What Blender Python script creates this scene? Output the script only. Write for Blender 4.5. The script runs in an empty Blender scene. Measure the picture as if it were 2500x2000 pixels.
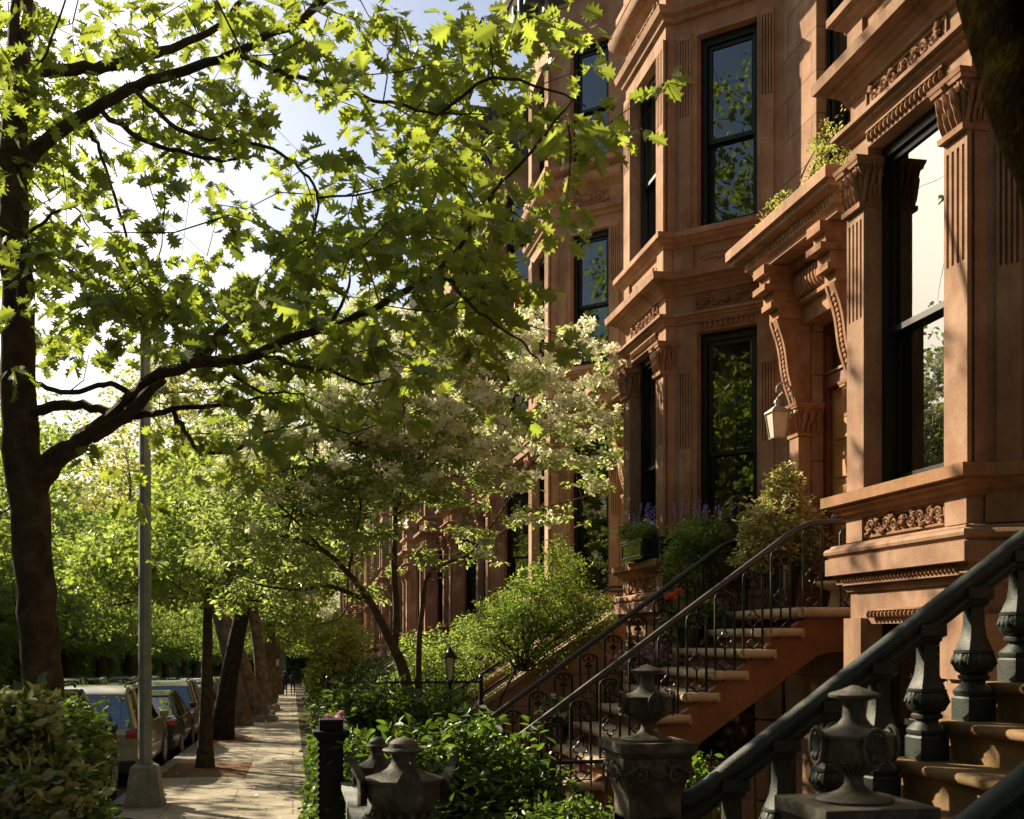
import bpy, math, random
import numpy as np
from mathutils import Vector, Matrix
random.seed(7)
R = math.radians
S = bpy.context.scene
COL = S.collection
EYE = 1.7
SY, CY = 0.1877, 0.9822          # camera yaw to the right of the street line
FPX = 2800.0

def at(px, py, t):
    """world point seen at photo pixel (2500 wide) px,py at depth t metres"""
    u = (px - 1250.0) / FPX
    return Vector((t * (SY + CY * u), t * (CY - SY * u), EYE + (1558.0 - py) / FPX * t))

def gz(y):
    return -0.029 * y if y < 160 else -4.64

# ------------------------------------------------------------------ tagging
def tag(o, label=None, cat=None, group=None, kind=None):
    if label: o['label'] = label
    if cat: o['category'] = cat
    if group: o['group'] = group
    if kind: o['kind'] = kind
    return o

def empty(name, loc, label=None, cat=None, group=None, rz=0.0):
    o = bpy.data.objects.new(name, None)
    o.empty_display_size = 0.2
    o.location = loc
    o.rotation_euler = (0, 0, rz)
    COL.objects.link(o)
    return tag(o, label, cat, group)

def copy_tree(o, parent=None, color=None):
    c = o.copy()
    COL.objects.link(c)
    c.parent = parent
    if color: c.color = color
    for ch in list(o.children):
        copy_tree(ch, c, color)
    return c

def set_color(o, color):
    o.color = color
    for ch in o.children: set_color(ch, color)

# ------------------------------------------------------------------ mesh collector
class MB:
    def __init__(self, T=None):
        self.v = []; self.f = []; self.m = []; self.T = T
    def add(self, vs, fs, T=None, m=0):
        n = len(self.v)
        if T is not None: vs = [T @ Vector(p) for p in vs]
        if self.T is not None: vs = [self.T @ Vector(p) for p in vs]
        self.v.extend([tuple(p) for p in vs])
        self.f.extend([tuple(i + n for i in f) for f in fs])
        self.m.extend([m] * len(fs))
        return self
    def box(self, x0, x1, y0, y1, z0, z1, T=None, m=0):
        vs = [(x, y, z) for z in (z0, z1) for y in (y0, y1) for x in (x0, x1)]
        fs = [(0, 2, 3, 1), (4, 5, 7, 6), (0, 1, 5, 4), (2, 6, 7, 3), (0, 4, 6, 2), (1, 3, 7, 5)]
        return self.add(vs, fs, T, m)
    def frus(self, c0, h0, c1, h1, T=None, m=0):
        """frustum between rectangle at c0 (half sizes h0) and c1 (h1)"""
        vs = []
        for c, h in ((c0, h0), (c1, h1)):
            for sx, sy in ((-1, -1), (1, -1), (1, 1), (-1, 1)):
                vs.append((c[0] + sx * h[0], c[1] + sy * h[1], c[2]))
        fs = [(3, 2, 1, 0), (4, 5, 6, 7)] + [(i, (i + 1) % 4, 4 + (i + 1) % 4, 4 + i) for i in range(4)]
        return self.add(vs, fs, T, m)
    def lathe(self, prof, n=20, T=None, m=0, square=0.0, a0=0.0):
        vs = []
        for r, z in prof:
            for i in range(n):
                a = a0 + 2 * math.pi * i / n
                k = 1.0
                if square:
                    k = (abs(math.cos(a)) ** square + abs(math.sin(a)) ** square) ** (-1.0 / square)
                vs.append((r * k * math.cos(a), r * k * math.sin(a), z))
        fs = []
        for j in range(len(prof) - 1):
            for i in range(n):
                a = j * n + i; b = j * n + (i + 1) % n
                fs.append((a, b, b + n, a + n))
        fs.append(tuple(range(n))[::-1]); fs.append(tuple(range((len(prof) - 1) * n, len(prof) * n)))
        return self.add(vs, fs, T, m)
    def tube(self, pts, rs, n=8, T=None, m=0, cap=True):
        pts = [Vector(p) for p in pts]
        if not isinstance(rs, (list, tuple)): rs = [rs] * len(pts)
        vs = []; ref = None
        for i, p in enumerate(pts):
            d = (pts[min(i + 1, len(pts) - 1)] - pts[max(i - 1, 0)])
            if d.length < 1e-9: d = Vector((0, 0, 1))
            d.normalize()
            if ref is None:
                ref = Vector((0, 0, 1)) if abs(d.z) < .9 else Vector((1, 0, 0))
            a = d.cross(ref)
            if a.length < 1e-4: a = d.cross(Vector((0.3, 1, 0.2)))
            a.normalize(); b = a.cross(d); ref = b
            for k in range(n):
                t = 2 * math.pi * k / n
                vs.append(p + (a * math.cos(t) + b * math.sin(t)) * rs[i])
        fs = []
        for j in range(len(pts) - 1):
            for i in range(n):
                q = j * n + i; w = j * n + (i + 1) % n
                fs.append((q, w, w + n, q + n))
        if cap:
            fs.append(tuple(range(n))[::-1]); fs.append(tuple(range((len(pts) - 1) * n, len(pts) * n)))
        return self.add(vs, fs, T, m)
    def ell(self, c, r, nu=10, nv=6, T=None, m=0):
        vs = []; fs = []
        for j in range(nv + 1):
            ph = math.pi * j / nv - math.pi / 2
            for i in range(nu):
                th = 2 * math.pi * i / nu
                vs.append((c[0] + r[0] * math.cos(ph) * math.cos(th), c[1] + r[1] * math.cos(ph) * math.sin(th), c[2] + r[2] * math.sin(ph)))
        for j in range(nv):
            for i in range(nu):
                a = j * nu + i; b = j * nu + (i + 1) % nu
                fs.append((a, b, b + nu, a + nu))
        return self.add(vs, fs, T, m)
    def prism(self, poly, z0, z1, T=None, m=0):
        """poly of (x,y) extruded z0..z1"""
        n = len(poly)
        vs = [(p[0], p[1], z0) for p in poly] + [(p[0], p[1], z1) for p in poly]
        fs = [tuple(range(n))[::-1], tuple(range(n, 2 * n))] + [(i, (i + 1) % n, n + (i + 1) % n, n + i) for i in range(n)]
        return self.add(vs, fs, T, m)
    def build(self, name, mats, parent=None, smooth=False, bevel=0.0, loc=None):
        me = bpy.data.meshes.new(name)
        me.from_pydata(self.v, [], self.f)
        if not isinstance(mats, (list, tuple)): mats = [mats]
        for m in mats: me.materials.append(m)
        if len(mats) > 1: me.polygons.foreach_set('material_index', self.m)
        if smooth:
            me.polygons.foreach_set('use_smooth', [True] * len(me.polygons))
        me.update()
        if smooth: me.set_sharp_from_angle(angle=R(38))
        o = bpy.data.objects.new(name, me)
        COL.objects.link(o)
        if parent: o.parent = parent
        if loc is not None: o.location = loc
        if bevel:
            b = o.modifiers.new('bevel', 'BEVEL'); b.width = bevel; b.segments = 2; b.limit_method = 'ANGLE'; b.angle_limit = R(50)
        return o

def frame(A, B):
    """matrix (s along A->B, d outward (left of travel), z)"""
    d = Vector((B[0] - A[0], B[1] - A[1])); L = d.length; d /= L
    T = Matrix(((d.x, -d.y, 0, A[0]), (d.y, d.x, 0, A[1]), (0, 0, 1, 0), (0, 0, 0, 1)))
    return T, L

def sweep(M, path, prof, m=0, T=None):
    """sweep profile (offset outward, z) along a 2-D path with mitred corners"""
    P = [Vector(p) for p in path]
    N = []
    for i in range(len(P) - 1):
        d = (P[i + 1] - P[i]).normalized(); N.append(Vector((-d.y, d.x)))
    mit = []
    for i in range(len(P)):
        if i == 0: mit.append(N[0])
        elif i == len(P) - 1: mit.append(N[-1])
        else:
            b = N[i - 1] + N[i]; mit.append(b / (1 + N[i - 1].dot(N[i])))
    vs = []; fs = []
    k = len(prof)
    for i, p in enumerate(P):
        for o, z in prof:
            q = p + mit[i] * o
            vs.append((q.x, q.y, z))
    for i in range(len(P) - 1):
        for j in range(k - 1):
            a = i * k + j
            fs.append((a, a + k, a + k + 1, a + 1))
    fs.append(tuple(range(k))); fs.append(tuple(range((len(P) - 1) * k, len(P) * k))[::-1])
    M.add(vs, fs, T, m)

# ------------------------------------------------------------------ materials
def newmat(name):
    m = bpy.data.materials.new(name); m.use_nodes = True
    nt = m.node_tree; nt.nodes.clear()
    out = nt.nodes.new('ShaderNodeOutputMaterial')
    return m, nt, out

def N(nt, typ, **kw):
    n = nt.nodes.new(typ)
    for k, v in kw.items():
        if k in n.inputs.keys(): n.inputs[k].default_value = v
        else: setattr(n, k, v)
    return n

def c4(c): return (c[0], c[1], c[2], 1.0)

def stone(name, cols, scale=3.0, rough=.9, bump=.25, fine=60.0, spec=.25, objcol=False, stain=0.0, metal=0.0, ashlar=None):
    m, nt, out = newmat(name)
    L = nt.links.new
    tc = N(nt, 'ShaderNodeTexCoord')
    n1 = N(nt, 'ShaderNodeTexNoise', Scale=scale, Detail=6.0, Roughness=.65)
    n2 = N(nt, 'ShaderNodeTexNoise', Scale=fine, Detail=4.0, Roughness=.7)
    L(tc.outputs['Object'], n1.inputs['Vector']); L(tc.outputs['Object'], n2.inputs['Vector'])
    r = N(nt, 'ShaderNodeValToRGB')
    els = r.color_ramp.elements
    els[0].position = .3; els[0].color = c4(cols[0]); els[1].position = .7; els[1].color = c4(cols[-1])
    if len(cols) == 3:
        e = els.new(.5); e.color = c4(cols[1])
    L(n1.outputs['Fac'], r.inputs['Fac'])
    mx = N(nt, 'ShaderNodeMix', data_type='RGBA', blend_type='MULTIPLY')
    mx.inputs[0].default_value = 1.0
    r2 = N(nt, 'ShaderNodeValToRGB')
    r2.color_ramp.elements[0].position = .25; r2.color_ramp.elements[0].color = (.72, .72, .72, 1)
    r2.color_ramp.elements[1].position = .75; r2.color_ramp.elements[1].color = (1.15, 1.15, 1.15, 1)
    L(n2.outputs['Fac'], r2.inputs['Fac'])
    L(r.outputs['Color'], mx.inputs[6]); L(r2.outputs['Color'], mx.inputs[7])
    colour = mx.outputs[2]
    if stain:
        n3 = N(nt, 'ShaderNodeTexNoise', Scale=1.3, Detail=8.0, Roughness=.72)
        mp = N(nt, 'ShaderNodeMapping'); mp.inputs['Scale'].default_value = (2.2, 2.2, .45)
        L(tc.outputs['Object'], mp.inputs['Vector']); L(mp.outputs['Vector'], n3.inputs['Vector'])
        r3 = N(nt, 'ShaderNodeValToRGB')
        r3.color_ramp.elements[0].position = .52; r3.color_ramp.elements[0].color = (1, 1, 1, 1)
        r3.color_ramp.elements[1].position = .72; r3.color_ramp.elements[1].color = (1 - stain, 1 - stain, 1 - stain, 1)
        L(n3.outputs['Fac'], r3.inputs['Fac'])
        m3 = N(nt, 'ShaderNodeMix', data_type='RGBA', blend_type='MULTIPLY'); m3.inputs[0].default_value = 1
        L(colour, m3.inputs[6]); L(r3.outputs['Color'], m3.inputs[7]); colour = m3.outputs[2]
    if objcol:
        oi = N(nt, 'ShaderNodeObjectInfo')
        m4 = N(nt, 'ShaderNodeMix', data_type='RGBA', blend_type='MULTIPLY'); m4.inputs[0].default_value = 1
        L(colour, m4.inputs[6]); L(oi.outputs['Color'], m4.inputs[7]); colour = m4.outputs[2]
    b = N(nt, 'ShaderNodeBsdfPrincipled', Roughness=rough, Metallic=metal)
    b.inputs['Specular IOR Level'].default_value = spec
    bp = N(nt, 'ShaderNodeBump', Strength=bump, Distance=.01)
    hsrc = n2.outputs['Fac']
    if ashlar:
        br = N(nt, 'ShaderNodeTexBrick')
        br.offset = .5
        br.inputs['Scale'].default_value = 1.0
        br.inputs['Brick Width'].default_value = ashlar[0]; br.inputs['Row Height'].default_value = ashlar[1]
        br.inputs['Mortar Size'].default_value = ashlar[2]; br.inputs['Mortar Smooth'].default_value = .3
        br.inputs['Color1'].default_value = (1, 1, 1, 1); br.inputs['Color2'].default_value = (.86, .86, .86, 1)
        br.inputs['Mortar'].default_value = (.45, .45, .45, 1)
        sp = N(nt, 'ShaderNodeSeparateXYZ'); cb = N(nt, 'ShaderNodeCombineXYZ')
        ad = N(nt, 'ShaderNodeMath', operation='ADD')
        L(tc.outputs['Object'], sp.inputs[0]); 
        if ashlar[3] == 'ground':
            L(sp.outputs['X'], cb.inputs['X']); L(sp.outputs['Y'], cb.inputs['Y'])
        else:
            L(sp.outputs['X'], ad.inputs[0]); L(sp.outputs['Y'], ad.inputs[1]); L(ad.outputs[0], cb.inputs['X']); L(sp.outputs['Z'], cb.inputs['Y'])
        L(cb.outputs[0], br.inputs['Vector'])
        m5 = N(nt, 'ShaderNodeMix', data_type='RGBA', blend_type='MULTIPLY'); m5.inputs[0].default_value = 1
        L(colour, m5.inputs[6]); L(br.outputs['Color'], m5.inputs[7]); colour = m5.outputs[2]
    L(colour, b.inputs['Base Color'])
    L(hsrc, bp.inputs['Height']); L(bp.outputs['Normal'], b.inputs['Normal'])
    L(b.outputs[0], out.inputs['Surface'])
    return m

def plain(name, col, rough=.5, metal=0.0, spec=.5, coat=0.0, noise=.15, nscale=20.0, emit=None):
    m, nt, out = newmat(name); L = nt.links.new
    b = N(nt, 'ShaderNodeBsdfPrincipled', Roughness=rough, Metallic=metal)
    b.inputs['Specular IOR Level'].default_value = spec
    b.inputs['Coat Weight'].default_value = coat
    b.inputs['Coat Roughness'].default_value = .06
    tc = N(nt, 'ShaderNodeTexCoord'); n1 = N(nt, 'ShaderNodeTexNoise', Scale=nscale, Detail=4.0)
    L(tc.outputs['Object'], n1.inputs['Vector'])
    r = N(nt, 'ShaderNodeValToRGB')
    r.color_ramp.elements[0].position = .3; r.color_ramp.elements[0].color = c4([x * (1 - noise) for x in col])
    r.color_ramp.elements[1].position = .7; r.color_ramp.elements[1].color = c4([x * (1 + noise) for x in col])
    L(n1.outputs['Fac'], r.inputs['Fac']); L(r.outputs['Color'], b.inputs['Base Color'])
    L(b.outputs[0], out.inputs['Surface'])
    return m

def leafmat(name, a, b, trans, tfac=.5, rough=.45, gloss=.06):
    """a..b = reflect colour range by leaf, trans = light let through"""
    m, nt, out = newmat(name); L = nt.links.new
    g = N(nt, 'ShaderNodeNewGeometry')
    r = N(nt, 'ShaderNodeValToRGB')
    r.color_ramp.elements[0].color = c4(a); r.color_ramp.elements[1].color = c4(b)
    L(g.outputs['Random Per Island'], r.inputs['Fac'])
    r2 = N(nt, 'ShaderNodeValToRGB')
    r2.color_ramp.elements[0].color = c4([x * .72 for x in trans]); r2.color_ramp.elements[1].color = c4([min(1, x * 1.25) for x in trans])
    ml = N(nt, 'ShaderNodeMath', operation='MULTIPLY'); ml.inputs[1].default_value = 7.13
    fr = N(nt, 'ShaderNodeMath', operation='FRACT')
    L(g.outputs['Random Per Island'], ml.inputs[0]); L(ml.outputs[0], fr.inputs[0]); L(fr.outputs[0], r2.inputs['Fac'])
    d = N(nt, 'ShaderNodeBsdfDiffuse'); t = N(nt, 'ShaderNodeBsdfTranslucent')
    gl = N(nt, 'ShaderNodeBsdfGlossy', Roughness=rough); gl.inputs['Color'].default_value = (.9, .95, .9, 1)
    L(r.outputs[0], d.inputs['Color']); L(r2.outputs[0], t.inputs['Color'])
    x = N(nt, 'ShaderNodeMixShader'); x.inputs[0].default_value = tfac
    L(d.outputs[0], x.inputs[1]); L(t.outputs[0], x.inputs[2])
    y = N(nt, 'ShaderNodeMixShader'); y.inputs[0].default_value = gloss
    L(x.outputs[0], y.inputs[1]); L(gl.outputs[0], y.inputs[2])
    L(y.outputs[0], out.inputs['Surface'])
    return m

def glassmat(name, refl=.20, tint=(.75, .8, .78)):
    m, nt, out = newmat(name); L = nt.links.new
    tr = N(nt, 'ShaderNodeBsdfTransparent'); tr.inputs[0].default_value = c4(tint)
    gl = N(nt, 'ShaderNodeBsdfGlossy', Roughness=.004); gl.inputs['Color'].default_value = (.62, .65, .62, 1)
    tc = N(nt, 'ShaderNodeTexCoord'); n1 = N(nt, 'ShaderNodeTexNoise', Scale=1.6, Detail=1.0)
    bp = N(nt, 'ShaderNodeBump', Strength=.035, Distance=.05)
    L(tc.outputs['Object'], n1.inputs['Vector']); L(n1.outputs['Fac'], bp.inputs['Height']); L(bp.outputs['Normal'], gl.inputs['Normal'])
    lw = N(nt, 'ShaderNodeLayerWeight', Blend=.5)
    mr = N(nt, 'ShaderNodeMapRange'); mr.inputs['To Min'].default_value = refl; mr.inputs['To Max'].default_value = .80
    pw = N(nt, 'ShaderNodeMath', operation='POWER'); pw.inputs[1].default_value = 2.5
    L(lw.outputs['Facing'], pw.inputs[0]); L(pw.outputs[0], mr.inputs['Value'])
    x = N(nt, 'ShaderNodeMixShader'); L(mr.outputs[0], x.inputs[0]); L(tr.outputs[0], x.inputs[1]); L(gl.outputs[0], x.inputs[2])
    L(x.outputs[0], out.inputs['Surface'])
    return m

BS = [(.225, .126, .08), (.32, .19, .124), (.43, .275, .192)]
M_ = dict(
    stone=stone('brownstone', BS, 2.2, .92, .3, 90, .2, objcol=True, stain=.5),
    ashlar=stone('brownstone_blocks', BS, 2.2, .92, .3, 90, .2, objcol=True, stain=.42, ashlar=(1.1, .42, .008, 'wall')),
    carved=stone('carved_brownstone', [(.22, .112, .062), (.30, .16, .094), (.39, .225, .14)], 8, .92, .3, 120, .2, objcol=True, stain=.3),
    sill=stone('weathered_sill_stone', [(.20, .13, .05), (.32, .16, .085), (.40, .21, .12)], 2.6, .9, .35, 70, .2, stain=.35),
    tread=stone('stair_tread_stone', [(.34, .24, .15), (.42, .31, .2), (.5, .38, .26)], 4, .85, .3, 80, .3, stain=.3),
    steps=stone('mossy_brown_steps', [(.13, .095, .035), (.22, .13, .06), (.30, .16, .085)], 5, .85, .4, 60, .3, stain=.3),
    stringer=stone('painted_stringer', [(.15, .058, .024), (.20, .078, .030), (.25, .10, .042)], 3, .7, .2, 50, .35, stain=.25),
    conc=stone('sidewalk_concrete', [(.25, .215, .16), (.33, .285, .215), (.42, .365, .28)], 1.5, .93, .3, 50, .25, stain=.25, ashlar=(1.55, 1.55, .014, 'ground')),
    kerb=stone('kerb_stone', [(.22, .2, .17), (.3, .28, .24), (.36, .33, .28)], 3, .9, .3, 50, .25, stain=.3),
    asphalt=stone('asphalt', [(.035, .034, .033), (.05, .048, .046), (.07, .067, .062)], 1.2, .9, .4, 120, .3, stain=.2),
    soil=stone('soil', [(.035, .025, .015), (.06, .042, .025), (.085, .06, .035)], 6, .95, .6, 60, .15),
    mulch=stone('mulch', [(.10, .05, .025), (.17, .085, .04), (.24, .13, .065)], 14, .95, .8, 70, .15),
    black=plain('black_window_paint', (.006, .007, .008), .4, 0, .4),
    postblack=plain('black_post_paint', (.006, .006, .006), .6, 0, .2),
    iron=plain('black_iron', (.009, .007, .006), .45, 0, .35, noise=.4),
    handrail=plain('handrail_iron', (.024, .019, .015), .5, 0, .5, noise=.3),
    green=stone('dark_green_cast_iron', [(.009, .015, .012), (.016, .024, .019), (.032, .038, .026)], 9, .5, .35, 70, .35, stain=.25),
    urn=stone('weathered_cast_iron', [(.026, .022, .016), (.062, .054, .038), (.15, .134, .10)], 11, .62, .45, 60, .35, stain=.35),
    doorwood=stone('varnished_door_wood', [(.30, .13, .035), (.40, .19, .055), (.48, .25, .08)], 2.5, .45, .1, 40, .5),
    jamb=stone('mahogany_jamb', [(.09, .022, .010), (.13, .033, .014), (.17, .05, .02)], 3, .45, .1, 40, .5),
    glass=glassmat('window_glass'),
    glassdark=glassmat('dark_window_glass', .24, (.35, .38, .36)),
    blind=plain('cream_blind', (.62, .58, .42), .9, noise=.06),
    curtain=plain('ochre_curtain', (.20, .15, .06), .9, noise=.25),
    room=plain('room_plaster', (.16, .13, .10), .95),
    cornice_paint=plain('dark_grey_cornice_paint', (.045, .055, .06), .6, noise=.2),
    roof=plain('tar_roof', (.04, .04, .04), .9),
    lantern=plain('weathered_lantern_metal', (.34, .30, .26), .55, .3, noise=.3),
    frosted=plain('frosted_lantern_glass', (.55, .48, .38), .35, noise=.1),
    pole=stone('galvanised_pole', [(.17, .18, .15), (.24, .25, .21), (.30, .30, .25)], 7, .55, .2, 60, .5, metal=.25, stain=.3),
    concrete_base=stone('cast_base', [(.18, .165, .12), (.27, .25, .19), (.34, .31, .24)], 5, .8, .4, 40, .3, stain=.4),
    bark=stone('oak_bark', [(.04, .027, .016), (.08, .056, .034), (.13, .095, .06)], 9, .95, 1.0, 45, .15),
    bark2=stone('plane_bark', [(.06, .042, .026), (.16, .125, .08), (.27, .22, .15)], 3.2, .9, .5, 30, .2),
    barkd=stone('dark_bark', [(.015, .012, .009), (.03, .024, .018), (.05, .038, .028)], 9, .95, 1.0, 45, .15),
    twig=stone('dogwood_bark', [(.045, .03, .018), (.09, .062, .04), (.14, .10, .065)], 12, .9, .5, 70, .2),
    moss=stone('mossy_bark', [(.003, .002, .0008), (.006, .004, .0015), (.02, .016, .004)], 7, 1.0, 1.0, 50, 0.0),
    rubber=plain('tyre_rubber', (.015, .015, .015), .85),
    rim=plain('alloy_rim', (.35, .35, .36), .35, .8),
    carglass=glassmat('car_glass', .35, (.12, .13, .13)),
    red=plain('red_lamp_lens', (.35, .012, .012), .2, coat=.5),
    white=plain('white_lens', (.7, .7, .66), .2, coat=.5),
    plate=plain('number_plate_metal', (.6, .55, .3), .5),
    trim=plain('black_plastic', (.02, .02, .02), .6),
    pot=plain('black_glazed_pot', (.015, .018, .017), .18, coat=.6),
    terracotta=plain('brown_pot', (.10, .045, .025), .6),
    board=stone('grey_painted_board', [(.22, .24, .23), (.3, .32, .31), (.36, .38, .36)], 4, .6, .2, 60, .4, stain=.3),
    oak=leafmat('oak_leaf', (.095, .14, .022), (.18, .22, .04), (.38, .47, .055), .5),
    oakd=leafmat('far_leaf', (.075, .13, .028), (.145, .19, .04), (.38, .48, .07), .5),
    spring=leafmat('fresh_spring_leaf', (.08, .14, .025), (.15, .21, .04), (.38, .50, .07), .5),
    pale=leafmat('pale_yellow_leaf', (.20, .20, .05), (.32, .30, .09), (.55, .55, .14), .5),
    dog=leafmat('dogwood_leaf', (.12, .18, .04), (.21, .28, .08), (.46, .56, .13), .48, gloss=.08),
    petal=leafmat('dogwood_bract', (.74, .74, .55), (.86, .84, .70), (.80, .80, .55), .48, gloss=.03),
    shrub=leafmat('shrub_leaf', (.022, .052, .010), (.055, .105, .016), (.15, .26, .024), .4, gloss=.04),
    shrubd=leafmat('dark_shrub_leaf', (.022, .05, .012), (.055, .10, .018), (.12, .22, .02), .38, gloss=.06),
    lime=leafmat('yellow_green_leaf', (.14, .17, .015), (.26, .27, .03), (.45, .48, .04), .45),
    varieg=leafmat('variegated_leaf', (.05, .085, .02), (.52, .46, .14), (.50, .50, .12), .35, gloss=.12),
    gold=leafmat('golden_dry_leaf', (.34, .27, .09), (.60, .50, .24), (.62, .52, .2), .4, gloss=.10),
    purple=leafmat('purple_flower', (.28, .18, .60), (.45, .35, .80), (.4, .3, .7), .4),
    pink=leafmat('pink_flower', (.42, .16, .34), (.62, .32, .50), (.5, .25, .4), .4),
    orange=leafmat('orange_flower', (.75, .13, .05), (.85, .25, .12), (.8, .2, .05), .4),
    redf=leafmat('rusty_leaf', (.35, .10, .04), (.55, .22, .10), (.5, .2, .05), .4),
)
# ------------------------------------------------------------------ foliage
def half(outl):
    """leaf template from right-hand outline (x,y) between base (0,0) and tip (0,1); folded along the midrib"""
    k = len(outl)
    vs = [(0, 0, 0), (0, 1, -.05)]
    for x, y in outl: vs.append((x, y, abs(x) * .35))
    for x, y in outl: vs.append((-x, y, abs(x) * .35))
    f1 = [0] + list(range(2, 2 + k)) + [1]
    f2 = [0, 1] + list(range(2 + 2 * k - 1, 2 + k - 1, -1))
    return np.array(vs, float), [f1, f2]
OAK = half([(.07, .10), (.25, .14), (.13, .27), (.40, .37), (.17, .48), (.44, .63), (.16, .70), (.26, .88), (.07, .86)])
MAP = half([(.30, .02), (.18, .20), (.52, .30), (.26, .48), (.30, .74), (.10, .68)])
OVAL = half([(.16, .2), (.26, .5), (.14, .82)])
SLIM = half([(.10, .25), (.13, .6), (.06, .88)])
_q = []
_qf = []
for i in range(4):      # four-bract flower
    a = i * math.pi / 2; n = len(_q)
    for r, w, z in ((0.02, 0, 0), (.32, -.2, .1), (.5, -.13, .06), (.5, .13, .06), (.32, .2, .1)):
        _q.append((r * math.cos(a) - w * math.sin(a), r * math.sin(a) + w * math.cos(a), z))
    _qf.append([n, n + 1, n + 2, n + 3, n + 4])
FLOWER = (np.array(_q), _qf)

def unit(a):
    return a / (np.linalg.norm(a, axis=1, keepdims=True) + 1e-9)

def leaves(name, groups, parent=None, origin=(0, 0, 0)):
    """groups: list of (template, material, pos, dir, nrm, size)"""
    V = []; LI = []; LS = []; MI = []; mats = []
    vo = 0; lo = 0
    o0 = np.array(origin)
    for tpl, mat, pos, d, n, size in groups:
        if len(pos) == 0: continue
        tv, tf = tpl
        d = unit(d); s = unit(np.cross(d, n)); n = np.cross(s, d)
        P = (pos - o0)[:, None, :] + size[:, None, None] * (tv[None, :, 0:1] * s[:, None, :] + tv[None, :, 1:2] * d[:, None, :] + tv[None, :, 2:3] * n[:, None, :])
        K = len(tv); NN = len(pos)
        V.append(P.reshape(-1, 3))
        fl = np.concatenate([np.array(f) for f in tf])
        LI.append((np.arange(NN)[:, None] * K + fl[None, :] + vo).reshape(-1))
        st = np.cumsum([0] + [len(f) for f in tf])
        LS.append((np.arange(NN)[:, None] * st[-1] + st[None, :-1] + lo).reshape(-1))
        if mat not in mats: mats.append(mat)
        MI.append(np.full(NN * len(tf), mats.index(mat)))
        vo += NN * K; lo += NN * st[-1]
    V = np.concatenate(V); LI = np.concatenate(LI); LS = np.concatenate(LS); MI = np.concatenate(MI)
    me = bpy.data.meshes.new(name)
    me.vertices.add(len(V)); me.vertices.foreach_set('co', V.astype(np.float32).ravel())
    me.loops.add(len(LI)); me.loops.foreach_set('vertex_index', LI.astype(np.int32))
    me.polygons.add(len(LS)); me.polygons.foreach_set('loop_start', LS.astype(np.int32))
    for m in mats: me.materials.append(m)
    me.polygons.foreach_set('material_index', MI.astype(np.int32))
    me.update(calc_edges=True)
    o = bpy.data.objects.new(name, me); COL.objects.link(o)
    if parent: o.parent = parent
    return o

def rdir(rng, n):
    return unit(rng.normal(size=(n, 3)))

def clump_leaves(rng, centres, per, spread, size, droop=.5, flat=1.0, up=.8, sv=.3):
    """leaves around every clump centre, pointing outward and drooping; returns pos, dir, nrm, size"""
    C = np.repeat(np.array(centres), per, axis=0)
    n = len(C)
    sp = np.repeat(np.broadcast_to(np.asarray(spread, float), (len(centres),)), per)
    off = rdir(rng, n) * (rng.random((n, 1)) ** .5)
    off[:, 2] *= flat
    pos = C + off * sp[:, None]
    d = unit(off + rng.normal(size=(n, 3)) * .45)
    d[:, 2] = d[:, 2] * .6 - droop
    nr = rng.normal(size=(n, 3)) * .55; nr[:, 2] += up
    sz = size * (1 - sv + 2 * sv * rng.random(n))
    return pos, d, nr, sz

def blob_centres(rng, blobs, n, shell=.55):
    """blobs: list of (centre, radii, weight)"""
    w = np.array([b[2] for b in blobs], float); w /= w.sum()
    out = []
    for i in rng.choice(len(blobs), n, p=w):
        c, r, _ = blobs[i]
        d = rdir(rng, 1)[0]
        k = shell + (1 - shell) * rng.random()
        k *= .85 + .3 * rng.random()
        out.append(np.array(c) + d * np.array(r) * k)
    return np.array(out)

def limb(M, pts, r0, r1, n=7, wob=.0, m=0, seed=0):
    """smooth tapering limb through control points"""
    P = [Vector(p) for p in pts]
    if len(P) == 2: P = [P[0], P[0].lerp(P[1], .5), P[1]]
    out = []
    Q = [P[0] * 2 - P[1]] + P + [P[-1] * 2 - P[-2]]
    rr = random.Random(seed)
    for i in range(1, len(Q) - 2):
        for k in range(4):
            t = k / 4.0
            a, b, c, d = Q[i - 1], Q[i], Q[i + 1], Q[i + 2]
            p = .5 * ((2 * b) + (c - a) * t + (2 * a - 5 * b + 4 * c - d) * t * t + (3 * b - a - 3 * c + d) * t * t * t)
            if wob: p = p + Vector((rr.gauss(0, wob), rr.gauss(0, wob), rr.gauss(0, wob)))
            out.append(p)
    out.append(P[-1])
    k = len(out)
    if isinstance(r0, (list, tuple)):
        rs = []
        for i in range(k):
            x = i / (k - 1) * (len(r0) - 1); j = min(int(x), len(r0) - 2)
            rs.append(r0[j] + (r0[j + 1] - r0[j]) * (x - j))
    else:
        rs = [r0 + (r1 - r0) * i / (k - 1) for i in range(k)]
    M.tube(out, rs, n, m=m)
    return out

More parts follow.
